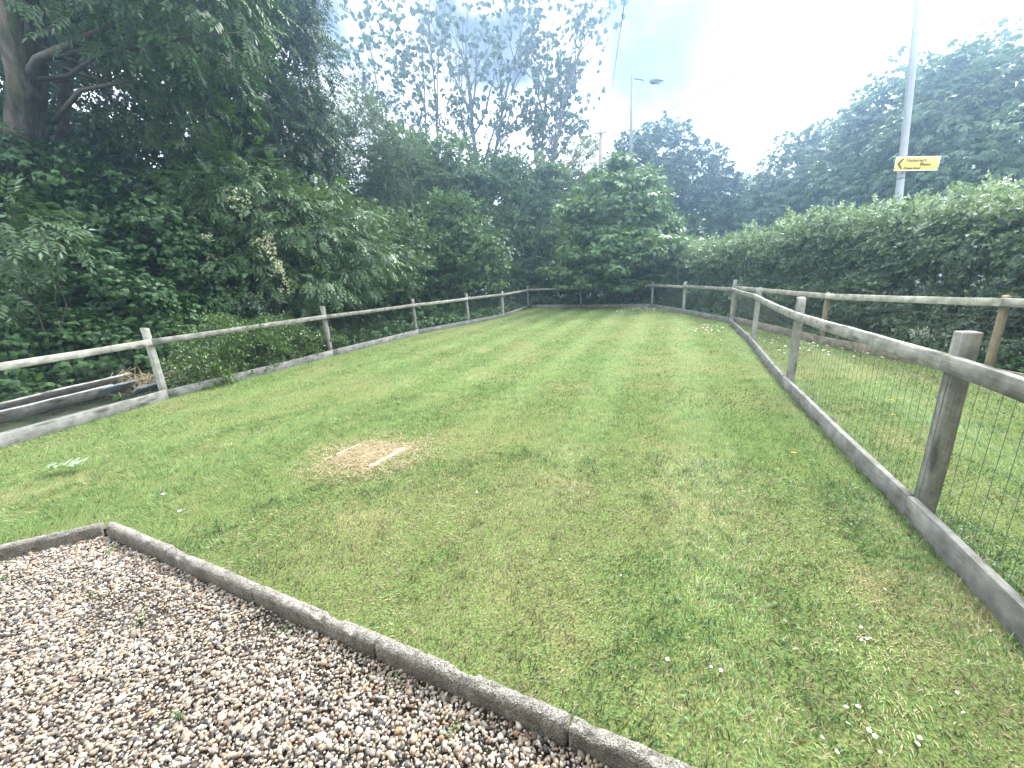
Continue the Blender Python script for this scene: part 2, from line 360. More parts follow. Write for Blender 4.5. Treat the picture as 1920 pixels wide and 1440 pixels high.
L_dryst = leaf_mat('dry_stems', (0.20, 0.155, 0.085), (0.52, 0.43, 0.26), 0.2)

# ------------------------------------------------------------------ leaf sprays
def leaf(base, d, n, length, width, fold=0.15):
    """kite leaf of two triangles"""
    base = np.asarray(base, float); d = np.asarray(d, float); d /= np.linalg.norm(d); n = np.asarray(n, float)
    s = np.cross(n, d); s /= np.linalg.norm(s) + 1e-9; n = np.cross(d, s)
    m = base + d*length*0.45 + n*width*fold
    return np.array([base, m + s*width*0.5, base + d*length - n*length*0.08, m - s*width*0.5]), np.array([(0, 2, 1), (0, 3, 2)])
def oval(base, d, n, length, width, fold=0.1):
    base = np.asarray(base, float); d = np.asarray(d, float); d /= np.linalg.norm(d); n = np.asarray(n, float)
    s = np.cross(n, d); s /= np.linalg.norm(s) + 1e-9; n = np.cross(d, s)
    P = [base + d*length*.45 + n*width*fold] + [base + d*length*a + s*width*b - n*c*length for a, b, c in ((0, 0, 0), (.16, .44, .02), (.55, .42, .04), (1, 0, .14), (.55, -.42, .04), (.16, -.44, .02))]
    return np.array(P), np.array([(0, i % 6 + 1, i) for i in range(1, 7)])
def pack(ls):
    V = []; T = []; n = 0; lid = []
    for i, (v, t) in enumerate(ls):
        V.append(v); T.append(t+n); n += len(v); lid += [i]*len(t)
    return np.vstack(V), np.vstack(T), np.array(lid)
def rv(a): return np.array([random.uniform(-a, a) for _ in range(3)])
def t_ash():
    ls = []
    for i in range(4):
        x = 0.22+0.19*i; z = -0.25*x*x
        for s in (-1, 1):
            ls.append(leaf((x, 0, z), np.array((0.55, s*0.85, -0.28)) + rv(.12), (0.1, s*0.1, 1), 0.40*random.uniform(.8, 1.1), 0.15))
    ls.append(leaf((0.92, 0, -0.22), (1, 0, -0.45), (0.4, 0, 1), 0.42, 0.15)); return pack(ls)
def t_small(n=9, l=0.33, w=0.22):
    ls = []
    for i in range(n):
        p = np.array((random.uniform(0, .8), 0, 0)) + rv(.22)*np.array((.4, 1, .7))
        ls.append(leaf(p, np.array((0.5, 0, -.1)) + rv(.9), np.array((0, 0, 1)) + rv(.7), l*random.uniform(.7, 1.2), w)); 
    return pack(ls)
def tri1(base, d, n, length, width):
    base = np.asarray(base, float); d = np.asarray(d, float); d /= np.linalg.norm(d)
    sd = np.cross(n, d); sd /= np.linalg.norm(sd) + 1e-9
    return np.array([base + sd*width*.5, base + d*length, base - sd*width*.5]), np.array([(0, 2, 1)])
def t_tiny(n=9, l=0.36, w=0.27):
    ls = []
    for i in range(n):
        p = np.array((random.uniform(0, .8), 0, 0)) + rv(.22)*np.array((.4, 1, .7))
        ls.append(tri1(p, np.array((0.5, 0, -.1)) + rv(.9), np.array((0, 0, 1)) + rv(.7), l*random.uniform(.7, 1.2), w))
    return pack(ls)
def t_clover():
    return pack([leaf((0, 0, 0), (math.cos(a), math.sin(a), .1), np.array((0, 0, 1)) + rv(.3), .5, .5, 0.02) for a in (0, 2.1, 4.2)])
def t_broad():
    ls = []
    for i in range(4):
        p = np.array((0.18*i, 0, 0)) + rv(.15)
        ls.append(oval(p, np.array((0.6, 0, -.5)) + rv(.6), np.array((.5, 0, .8)) + rv(.4), .52*random.uniform(.7, 1.15), .50, 0.1))
    return pack(ls)
def t_maple():
    ang = [180, 120, 95, 62, 40, 22, 0, -22, -40, -62, -95, -120]
    rr = [0.05, 0.42, 0.30, 0.62, 0.34, 0.42, 0.85, 0.42, 0.34, 0.62, 0.30, 0.42]
    P = [(0.25, 0, 0.03)] + [(0.25 + r*math.cos(rad(a)), r*math.sin(rad(a)), -0.22*r*r + random.uniform(-.03, .03)) for a, r in zip(ang, rr)]
    T = [(0, i, i % 12 + 1) for i in range(1, 13)]
    T = [(0, b, a) for (_, a, b) in T]
    return np.array(P), np.array(T), np.zeros(12, int)
def t_chest():
    ls = []
    for a in (-110, -70, -30, 10, 50, 100):
        a = a + random.uniform(-12, 12); d = np.array((math.cos(rad(a)), math.sin(rad(a)), -0.55))
        ls.append(leaf((0.3, 0, 0), d, (0, 0, 1), 0.62*(1.1-abs(a)/280), 0.24, 0.12))
    return pack(ls)
def t_pop():  # tight bunch of hanging leaves
    ls = []
    for i in range(6):
        p = np.array((random.uniform(0, .35), 0, 0)) + rv(.16)
        ls.append(leaf(p, np.array((0.2, 0, -.8)) + rv(.6), rv(1) + np.array((0, -.2, .3)), .58*random.uniform(.8, 1.2), .55, 0.05))
    return pack(ls)
def t_willow():
    ls = []
    for i in range(9):
        p = np.array((i*.1, 0, -.03*i)) + rv(.05)
        ls.append(leaf(p, np.array((0.8, random.choice((-1, 1))*.6, .1)) + rv(.4), np.array((0, 0, 1)) + rv(.5), .38, .10))
    return pack(ls)
TEMPL = {k: [f() for _ in range(4)] for k, f in dict(ash=t_ash, small=t_small, tiny=t_tiny, clover=t_clover, broad=t_broad, maple=t_maple, chest=t_chest, pop=t_pop, willow=t_willow).items()}

def nrm(a): return a/(np.linalg.norm(a, axis=-1, keepdims=True) + 1e-9)
class Foliage:
    def __init__(s): s.V = []; s.T = []; s.A = []; s.n = 0
    def sprays(s, kind, P, D, U, size, tint0=None):
        k = len(P)
        if not k: return
        size = np.broadcast_to(np.asarray(size, float), (k,))
        D = nrm(D); R = nrm(np.cross(U, D)); U = np.cross(D, R)
        if tint0 is None: tint0 = rng.random(k)
        which = rng.integers(0, 4, k)
        for w in range(4):
            idx = np.nonzero(which == w)[0]
            if not len(idx): continue
            v, t, lid = TEMPL[kind][w]
            M = np.stack([D[idx], R[idx], U[idx]], axis=1)              # rows = axes
            X = P[idx][:, None, :] + size[idx][:, None, None]*np.einsum('vk,nkj->nvj', v, M)
            s.V.append(X.reshape(-1, 3))
            T = t[None] + (np.arange(len(idx))*len(v))[:, None, None] + s.n
            s.T.append(T.reshape(-1, 3)); s.n += len(idx)*len(v)
            nl = lid.max()+1
            jit = rng.normal(0, .16, (len(idx), nl))[:, lid]
            s.A.append(np.clip(tint0[idx][:, None] + jit, 0, 1).reshape(-1))
    def blob(s, kind, c, r, size, K=6.0, clump=0.42, back=0.35, shell=0.62, droop=0.25, face=(0, -1, 0.3), zmin=-0.05, flat=0.7, hist=None, bumps=0.25):
        c = np.asarray(c, float); r = np.asarray(r, float)
        p = 1.6; a, b, cc = r
        area = 4*math.pi*(((a*b)**p+(a*cc)**p+(b*cc)**p)/3)**(1/p)
        nsub = max(8, int(area*0.8/(clump*clump)))
        n = nrm(rng.normal(size=(nsub, 3)))
        fc = nrm(np.asarray(face, float)[None])[0]
        keep = (n@fc > -0.25) | (rng.random(nsub) < back)
        n = n[keep]; nsub = len(n)
        # lumpy outline
        lump = 1 + bumps*(fbm(n[:, 0]*2.1+c[0]*3.1+9, n[:, 2]*2.1+n[:, 1]*1.7+c[1], 5) - 0.5)*2
        sub = c + n*r*(lump*rng.uniform(shell, 1.0, nsub)**0.8)[:, None]
        per = max(3, int(K*clump*clump/(size*size)))
        cid = np.repeat(np.arange(nsub), per)
        off = nrm(rng.normal(size=(len(cid), 3)))*(rng.random(len(cid))**0.45)[:, None]
        off[:, 2] = np.where(off[:, 2] < 0, off[:, 2]*0.6, off[:, 2])
        cs = clump*rng.uniform(.6, 1.35, nsub)
        P = sub[cid] + off*cs[cid][:, None]*np.array([1, 1, flat])
        nn = nrm(n/r)[cid]
        D = nrm(off)*0.7 + nn*0.6 + rng.normal(0, .35, P.shape); D[:, 2] -= droop
        U = np.array([0, 0, 1.0]) + nn*0.7 + rng.normal(0, .35, P.shape)
        t0 = np.clip(rng.normal(.5, .17, nsub)[cid] + rng.normal(0, .12, len(cid)), 0, 1)
        ok = P[:, 2] > zmin
        s.sprays(kind, P[ok], D[ok], U[ok], size*rng.uniform(.7, 1.3, ok.sum()), t0[ok])
        if hist is not None: hist.append(sub)
    def mesh(s, name, mat):
        return mesh_np(name, np.vstack(s.V), np.vstack(s.T), {'tint': np.concatenate(s.A)}, mat)

def bez(a, b, bend, k=7):
    a = np.asarray(a, float); b = np.asarray(b, float); m = (a+b)/2 + np.asarray(bend, float)
    t = np.linspace(0, 1, k)[:, None]
    return (1-t)**2*a + 2*t*(1-t)*m + t*t*b
def stems(base, subs, count, r0, spread=0.3, sides=5, mb=None):
    """curved stems from round the base to some of the leaf clumps"""
    mb = mb or MB(); base = np.asarray(base, float)
    if len(subs) > count: subs = subs[rng.choice(len(subs), count, replace=False)]
    for q in subs:
        a = base + np.array([rng.normal(0, spread), rng.normal(0, spread), 0])
        L = np.linalg.norm(q-a)
        pts = bez(a, q, (rng.normal(0, .12*L), rng.normal(0, .12*L), .16*L), 8)
        pts[1:-1] += rng.normal(0, .012*L, (6, 3))
        mb.tube(pts, np.linspace(r0, r0*.2, 8)*rng.uniform(.6, 1.2), sides, False)
    return mb

def shrub(name, label, cat, base, blobs, kind, size, mat, group=None, nst=14, r0=0.03, bark=None, stem_name='stem', crown_name='crown', **kw):
    """blobs: world-space (centre, radii)"""
    base = np.asarray(base, float)
    t = thing(name, label, cat, tuple(base), 0, group)
    F = Foliage(); h = []
    for b in blobs:
        k2 = dict(kw); 
        if len(b) > 2: k2.update(b[2])
        F.blob(kind, np.asarray(b[0])-base, b[1], k2.pop('size', size), hist=h, zmin=k2.pop('zmin', -0.05), **k2)
    link(crown_name, F.mesh(crown_name, mat), t)
    if nst:
        mb = stems((0, 0, 0), np.vstack(h), nst, r0)
        link(stem_name, mb.mesh(stem_name, bark or M_bark_d, True), t)
    return t

# ------------------------------------------------------------------ layout (metres; camera over the origin, looking along +Y)
LEFT = [(-6.6, -0.2), (-6.05, 2.9), (-5.43, 5.83), (-4.16, 8.86), (-2.85, 11.9), (-1.43, 13.9), (-0.19, 15.9), (1.08, 20.0)]
END = [(1.08, 20.0), (3.42, 18.15), (6.0, 16.15)]
RIGHT_FAR = [(6.0, 16.15), (6.06, 13.35), (5.98, 10.3)]
DIAG = [(5.98, 10.3), (4.74, 7.35), (3.43, 4.53), (2.35, 1.93), (1.28, -0.6)]
REAR = [(6.18, 10.55), (5.78, 7.0), (5.78, 4.45), (5.78, 1.8), (5.78, -0.9)]
KC = (-2.84, 2.34)                      # kerb corner
KA = (-6.30, 0.87); KB = (1.60, 0.265)  # the two kerb runs end at the fences
LAWN = [KA, KC, KB, (1.60, -3.0), (5.78, -3.0), (5.78, 1.8), (5.78, 4.45), (5.78, 7.0), (6.18, 10.55), (5.98, 10.3), (6.06, 13.35), (6.0, 16.15),
        (3.42, 18.15), (1.08, 20.0), (-0.19, 15.9), (-1.43, 13.9), (-2.85, 11.9), (-4.16, 8.86), (-5.43, 5.83), (-6.05, 2.9)]
PAD = [KC, KA, (-6.3, -3.0), (1.6, -3.0), KB]

def sheet(name, poly, z, mat, kind='structure'):
    bm = bmesh.new()
    vs = [bm.verts.new((x, y, z)) for x, y in poly]
    es = [bm.edges.new((vs[i], vs[(i+1) % len(vs)])) for i in range(len(vs))]
    bmesh.ops.triangle_fill(bm, edges=es, use_beauty=True, normal=(0, 0, 1))
    bm.normal_update()
    for f in bm.faces:
        if f.normal.z < 0: f.normal_flip()
    me = bpy.data.meshes.new(name); bm.to_mesh(me); bm.free(); me.materials.append(mat)
    return link(name, me, kind=kind)
g_ = 120
sheet('ground', [(-g_, -g_), (g_, -g_), (g_, g_), (-g_, g_)], -0.12, M_soil)
sheet('lawn', LAWN, 0.0, M_turf)
sheet('gravel_bed', PAD, -0.065, plain('gravel_bed_soil', (0.07, 0.055, 0.04), 0.95, 0, 0.4, 40))

# unseen building put behind the camera to shade the near lawn
def brick_mat():
    m, nt = new_mat('house_brick'); L = nt.links
    tcn = N(nt, 'ShaderNodeTexCoord')
    mp = N(nt, 'ShaderNodeMapping'); mp.inputs['Rotation'].default_value = (rad(90), 0, 0); L.new(tcn.outputs['Object'], mp.inputs['Vector'])
    b = N(nt, 'ShaderNodeTexBrick', inp={'Scale': 1.0, 'Color1': (.30, .26, .20, 1), 'Color2': (.22, .185, .14, 1), 'Mortar': (.25, .23, .2, 1), 'Mortar Size': .01, 'Brick Width': .225, 'Row Height': .075}); L.new(mp.outputs[0], b.inputs['Vector'])
    p = N(nt, 'ShaderNodeBsdfPrincipled', inp={'Roughness': .9}); L.new(b.outputs[0], p.inputs['Base Color']); out(nt, p.outputs[0]); return m
def boxm(name, x0, x1, y0, y1, z0, z1, mat):
    v = [(x, y, z) for z in (z0, z1) for (x, y) in ((x0, y0), (x1, y0), (x1, y1), (x0, y1))]
    t = [(0, 2, 1), (0, 3, 2), (4, 5, 6), (4, 6, 7)] + sum([[(i, (i+1) % 4, (i+1) % 4+4), (i, (i+1) % 4+4, i+4)] for i in range(4)], [])
    return mesh_np(name, v, t, None, mat)
an = np.linspace(0, 2*math.pi, 18)[:-1]; rr_ = 1 + .28*np.sin(an*3+1) + .18*np.sin(an*5)
sheet('bare_soil', [(2.98+.10*r*math.cos(a)*.9+.16*r*math.sin(a)*.39, 3.46-.10*r*math.cos(a)*.39+.16*r*math.sin(a)*.92) for a, r in zip(an, rr_)], .004, M_soil)
t = thing('unseen_house', 'unseen brick building added behind the gravel to shade the near lawn', 'unseen_house', (-1.0, -.55, 0))
link('wall', boxm('wall', -8.5, 8.5, -7, 0, -.1, 5.4, brick_mat()), t)
rv_ = [(-8.8, .35, 5.35), (8.8, .35, 5.35), (8.8, -3.5, 8.4), (-8.8, -3.5, 8.4), (8.8, -7.35, 5.35), (-8.8, -7.35, 5.35)]
link('roof', mesh_np('roof', rv_, [(0, 1, 2), (0, 2, 3), (3, 2, 4), (3, 4, 5), (0, 3, 5), (1, 4, 2), (0, 5, 4), (0, 4, 1)], None, plain('roof_tiles', (.12, .07, .055), .9, 0, .3, 8)), t)

# ------------------------------------------------------------------ fences
def bar_mesh(name, L, h, t, mat, segs=10, wob=0.004, sag=0.0, bev=0.0025, seed=0):
    """a sawn board along x with slightly uneven edges; origin at its middle"""
    r = np.random.default_rng(seed)
    xs = np.linspace(-L/2, L/2, segs+1)
    prof = [(-t/2, -h/2+bev), (-t/2+bev, -h/2), (t/2-bev, -h/2), (t/2, -h/2+bev), (t/2, h/2-bev), (t/2-bev, h/2), (-t/2+bev, h/2), (-t/2, h/2-bev)]
    V = []
    dy = np.cumsum(r.normal(0, wob*.5, segs+1)); dy -= np.linspace(dy[0], dy[-1], segs+1)
    dz = np.cumsum(r.normal(0, wob*.5, segs+1)); dz -= np.linspace(dz[0], dz[-1], segs+1)
    for i, x in enumerate(xs):
        s = -sag*(1-(2*x/L)**2)
        for (y, z) in prof:
            V.append((x, y+dy[i], z+s+dz[i]+r.normal(0, wob*.22)))
    T = []
    for i in range(segs):
        for j in range(8):
            p, q = i*8+j, i*8+(j+1) % 8
            T += [(p, q, p+8), (q, q+8, p+8)]
    for k, fl in ((0, True), (segs*8, False)):
        for j in range(1, 7):
            T.append((k, k+j+1, k+j) if fl else (k, k+j, k+j+1))
    return mesh_np(name, V, T, None, mat)

def post_mesh(w, h, mat, sides=0, slope=0.012, depth=0.25, seed=0):
    r = np.random.default_rng(seed)
    if sides: prof = [(w/2*math.cos(2*math.pi*i/sides), w/2*math.sin(2*math.pi*i/sides)) for i in range(sides)]
    else:
        a = w/2; b = .005; prof = [(-a+b, -a), (a-b, -a), (a, -a+b), (a, a-b), (a-b, a), (-a+b, a), (-a, a-b), (-a, -a+b)]
    n = len(prof); V = []; zs = [-depth, 0.0, h*.35, h*.7, h-.006, h]
    for i, z in enumerate(zs):
        k = 1.0 if i < 5 else 0.975
        ox, oy = r.normal(0, .002, 2)
        for (x, y) in prof: V.append((x*k+ox, y*k+oy, z + (slope*x/w*2 if i > 3 else 0)))
    T = []
    for i in range(len(zs)-1):
        for j in range(n):
            p, q = i*n+j, i*n+(j+1) % n
            T += [(p, q, p+n), (q, q+n, p+n)]
    k = (len(zs)-1)*n
    for j in range(1, n-1): T.append((k, k+j, k+j+1))
    return mesh_np('post', V, T, None, mat)

def fence(label, pts, side, posts_h, rail_z, mats, board_h=0.145, wire=0.0014, skip_first=False, skip_last=False, post_w=0.078, round_posts=0,
          leans=None, rail_h=0.088, board=True, pitch=0.075, seed=1, group='post and rail fences round the lawn', wire_top=0.86):
    """side = +1 puts rails and boards on the left of the walking direction"""
    mr, mbd, mp = mats
    base = pts[0]
    t = thing('wooden_fence', label, 'fence', (base[0], base[1], 0), 0, group)
    rr = random.Random(seed)
    wv = MB()
    for i, p in enumerate(pts):
        if (i == 0 and skip_first) or (i == len(pts)-1 and skip_last): continue
        a = pts[max(0, i-1)]; b = pts[min(len(pts)-1, i+1)]
        ang = math.atan2(b[1]-a[1], b[0]-a[0])
        o = link('post', post_mesh(post_w, posts_h[i], mp, round_posts, rr.uniform(-.01, .01), seed=seed*50+i), t, (p[0]-base[0], p[1]-base[1], 0))
        lx, ly = (leans or {}).get(i, (rr.uniform(-.006, .006), rr.uniform(-.006, .006)))
        o.rotation_euler = (Matrix.Rotation(ly, 4, 'X') @ Matrix.Rotation(lx, 4, 'Y') @ Matrix.Rotation(ang, 4, 'Z')).to_euler()
    for i in range(len(pts)-1):
        a = Vector((*pts[i], 0)); b = Vector((*pts[i+1], 0)); d = (b-a); L = d.length; d /= L
        n = Vector((-d.y, d.x, 0))*side
        ang = math.atan2(d.y, d.x)
        za, zb = rail_z[i], rail_z[i+1]
        off = post_w/2 + .006
        mid = (a+b)/2 + n*(off + .017) - Vector((*base, 0)); 
        tilt = math.atan2(zb-za, L)
        o = link('rail', bar_mesh('rail', math.hypot(L, zb-za)-.006, rail_h, .036, mr, 14, .0028, rr.uniform(-.004, .012), seed=seed*100+i), t, (mid.x, mid.y, (za+zb)/2 - rail_h/2), (0, -tilt, ang))
        if board:
            mid = (a+b)/2 + n*(off + .020) - Vector((*base, 0))
            o = link('gravel_board', bar_mesh('gravel_board', L-.026, board_h+.05+rr.uniform(-.01, .01), .038, mbd, 12, .003, 0, seed=seed*200+i), t,
                     (mid.x, mid.y, board_h/2 - .025 + rr.uniform(-.006, .006)), (0, rr.uniform(-.004, .004), ang))
        if wire:
            org = a + n*(off-.002) - Vector((*base, 0))
            nv = int(L/pitch)
            def tri_bar(p, q, r):
                ax = np.asarray(q)-np.asarray(p); ax /= np.linalg.norm(ax)
                u = np.array([n.x, n.y, 0]); w = np.cross(ax, u); w /= np.linalg.norm(w)
                ring = [u*r, (-.5*u+.866*w)*r, (-.5*u-.866*w)*r]
                v = [np.asarray(p)+k for k in ring] + [np.asarray(q)+k for k in ring]
                wv.add(v, [(0, 1, 4), (0, 4, 3), (1, 2, 5), (1, 5, 4), (2, 0, 3), (2, 3, 5)])
            zt = lambda s: (za + (zb-za)*s/L) - rail_h + wire_top*0 + .03
            for k in range(nv+1):
                s = min(L, k*pitch + .02); p = org + d*s
                jx = rr.uniform(-.004, .004)
                m1 = p + d*jx
                zm = .45*zt(s)
                tri_bar((p.x, p.y, .02), (m1.x + n.x*jx, m1.y + n.y*jx, zm), wire)
                tri_bar((m1.x + n.x*jx, m1.y + n.y*jx, zm), (p.x, p.y, zt(s)), wire)
            zz = .09
            while zz < min(za, zb) - rail_h + .02:
                q = org + d*L
                tri_bar((org.x, org.y, zz), (q.x, q.y, zz), wire*.45); zz += pitch*1.05
    if wire:
        o = link('wire_mesh', wv.mesh('wire_mesh', M_wire), t); o['kind'] = 'stuff'
    return t

old = (M_wood_x, M_board_x, M_wood_z)
F_left = fence('long weathered post and rail fence along the trees, with planks lying behind it', LEFT, -1, [1.05, 1.08, 1.10, 1.14, 1.06, 1.08, 1.02, 1.08], [.93, .93, .935, .95, .93, .94, .93, .93], old,
               wire=.0011, seed=3, skip_last=True)
F_end = fence('short fence closing the far end of the lawn behind the young maple', END, -1, [1.08, .98, 1.03], [.93, .92, .93], old, wire=.0012, seed=4)
F_rf = fence('short fence between the far lawn corner and the tall junction post', RIGHT_FAR, -1, [1.0, 1.05, 1.12], [.93, .93, .93], old, wire=.0012, seed=5, skip_first=True)
F_diag = fence('nearest fence, running diagonally beside the lawn, with wire mesh and a thick square post', DIAG, -1, [1.1, 1.06, 1.09, 1.10, 1.1], [.93, .95, .935, .985, .98], old, wire=.0013, seed=6, skip_first=True,
               )
F_rear = fence('pale rail on golden posts standing in front of the clipped hedge', REAR, -1, [.98, .92, .97, 1.0, 1.0], [.96, .91, .95, .97, .97], (M_new_x, wood_mat('newer_wood_board', (.15, .125, .095), (.26, .22, .17), 'X'), M_new_z), wire=.0012, post_w=.062, rail_h=.092, seed=7)

# ------------------------------------------------------------------ kerb edging
def edging(label, a, b, lens, seed):
    a = Vector((*a, 0)); b = Vector((*b, 0)); d = (b-a).normalized(); total = (b-a).length
    t = thing('kerb_edging', label, 'kerb', (a.x, a.y, 0), math.atan2(d.y, d.x), 'concrete edging round the gravel')
    r = np.random.default_rng(seed); s = 0.03; k = 0
    while s < total-.08:
        L = min(lens[k % len(lens)], total-s)
        nx = max(6, int(L/.009)); w = .058; zt = .052; R = w/2
        prof = [(R, -.15), (R, -.05), (R, -.01), (R, zt-R)] + [(R*math.cos(q), zt-R+R*math.sin(q)) for q in np.linspace(.3, math.pi-.3, 11)] + [(-R, zt-R), (-R, -.01), (-R, -.05), (-R, -.15)]
        prof = np.array(prof); n = len(prof)
        xs = np.linspace(0, L-.010, nx+1)
        X = np.repeat(xs, n).reshape(nx+1, n); Y = np.tile(prof[:, 0], (nx+1, 1)); Z = np.tile(prof[:, 1], (nx+1, 1)).copy()
        # rough worn surface, some bites out of the arris
        nzv = fbm(X*60+k*31, (Y+Z)*60+seed*7, seed, 3)-.5
        bite = sstep(.62, .8, fbm(X*9+k*13, np.abs(Y)*20, seed+3, 2))*(Z > .0)
        sc = 1 + nzv*.16 - bite*.22
        Y = Y*sc; Z = Z + nzv*.009*(Z > -.03) - bite*.014
        Y[0] *= .93; Y[-1] *= .93; Z[0] -= .003; Z[-1] -= .003
        V = np.stack([X, Y, Z], -1).reshape(-1, 3); T = []
        for i in range(nx):
            for j in range(n-1):
                p = i*n+j; T += [(p, p+n, p+1), (p+1, p+n, p+n+1)]
        for kk, fl in ((0, 0), (nx*n, 1)):
            for j in range(1, n-1): T.append((kk, kk+j, kk+j+1) if not fl else (kk, kk+j+1, kk+j))
        link('edging_block', mesh_np('edging_block', V, T, None, M_conc, True), t, (s, r.uniform(-.004, .004), r.uniform(-.004, .003)), (r.uniform(-.02, .02), 0, r.uniform(-.006, .006)))
        s += L; k += 1
    return t
edging('run of round-topped concrete edging between the gravel and the near lawn', KC, KB, [.77, .815, .82, .845, .83], 1)
edging('run of concrete edging along the far side of the gravel, meeting the longer run', KC, KA, [.83, .82, .84, .83], 2)

# ------------------------------------------------------------------ gravel pebbles
def ico(sub):
    bm = bmesh.new(); bmesh.ops.create_icosphere(bm, subdivisions=sub, radius=1.0)
    V = np.array([v.co[:] for v in bm.verts]); T = np.array([[v.index for v in f.verts] for f in bm.faces]); bm.free(); return V, T
def pebbles():
    st = .0119
    gx, gy = np.meshgrid(np.arange(-4.9, 1.6, st), np.arange(.35, 2.4, st*.9))
    x = gx.ravel() + rng.uniform(-.006, .006, gx.size); y = gy.ravel() + rng.uniform(-.006, .006, gx.size)
    ok = inpoly(x, y, PAD) & (segdist(x, y, KC, KB) > .034) & (segdist(x, y, KC, KA) > .034)
    # what the frame can show, with a margin for a step to the side
    ok &= (y > .55) & (y > .72 - .10*x) & (y > .62*(-x) - 0.75)
    x = x[ok]; y = y[ok]
    dist = np.hypot(np.hypot(x, y), 1.5)
    bare = sstep(.60, .78, fbm(x*1.6+3, y*1.6, 21, 3))        # trodden hollows with fine dark stones
    keep = rng.random(len(x)) > bare*.35
    x, y, dist, bare = x[keep], y[keep], dist[keep], bare[keep]
    n = len(x)
    sz = np.clip(rng.lognormal(math.log(.0073), .33, n), .004, .021)*(1-.25*bare)
    z = -.052 + fbm(x*3, y*3, 8)*.016 + rng.uniform(-.004, .010, n)
    tint = rng.random(n)
    Vs = []; Ts = []; As = []; nn = 0
    for sub, sel in ((2, dist < 1.48), (1, dist >= 1.48)):
        idx = np.nonzero(sel)[0]; v, t = ico(sub)
        q = rng.normal(size=(len(idx), 4)); q /= np.linalg.norm(q, axis=1)[:, None]
        q[:, 1:3] *= .45; q /= np.linalg.norm(q, axis=1)[:, None]
        w_, a, b, c = q.T
        Rm = np.stack([1-2*(b*b+c*c), 2*(a*b-c*w_), 2*(a*c+b*w_), 2*(a*b+c*w_), 1-2*(a*a+c*c), 2*(b*c-a*w_), 2*(a*c-b*w_), 2*(b*c+a*w_), 1-2*(a*a+b*b)], -1).reshape(-1, 3, 3)
        ax = np.stack([rng.uniform(1.0, 1.55, len(idx)), rng.uniform(.75, 1.05, len(idx)), rng.uniform(.5, .8, len(idx))], -1)*sz[idx][:, None]
        # knobbly stones: each vertex pushed a little
        vv = v[None]*(1 + .22*np.sin(v[None, :, :]@rng.normal(0, 2.2, (len(idx), 3, 3)) + rng.uniform(0, 6, (len(idx), 1, 3))).mean(-1, keepdims=True))
        X = np.einsum('nvk,njk->nvj', vv*ax[:, None, :], Rm) + np.stack([x[idx], y[idx], z[idx]], -1)[:, None, :]
        Vs.append(X.reshape(-1, 3)); Ts.append((t[None] + (np.arange(len(idx))*len(v))[:, None, None] + nn).reshape(-1, 3)); nn += len(idx)*len(v)
        As.append(np.repeat(tint[idx], len(t)))
    link('gravel', mesh_np('gravel', np.vstack(Vs), np.vstack(Ts), {'tint': np.concatenate(As)}, M_pebble, True), kind='stuff')
pebbles()
F = Foliage()
for (wx, wy, wn) in ((-1.9, 1.55, 9), (-2.35, 1.75, 6), (-.28, 1.02, 10), (-.55, 1.17, 6), (-1.35, 1.1, 8), (-3.0, 1.9, 7), (-1.15, 1.47, 6), (-2.6, 2.15, 8)):
    P = np.stack([wx + rng.normal(0, .022, wn), wy + rng.normal(0, .018, wn), rng.uniform(-.045, -.022, wn)], -1)
    F.sprays('willow', P, rng.normal(0, 1, (wn, 3)) + np.array([0, 0, .6]), np.array([0, 0, 1.0]) + rng.normal(0, .4, (wn, 3)), rng.uniform(.025, .05, wn))
link('weeds', F.mesh('weeds', L_clover), kind='stuff')

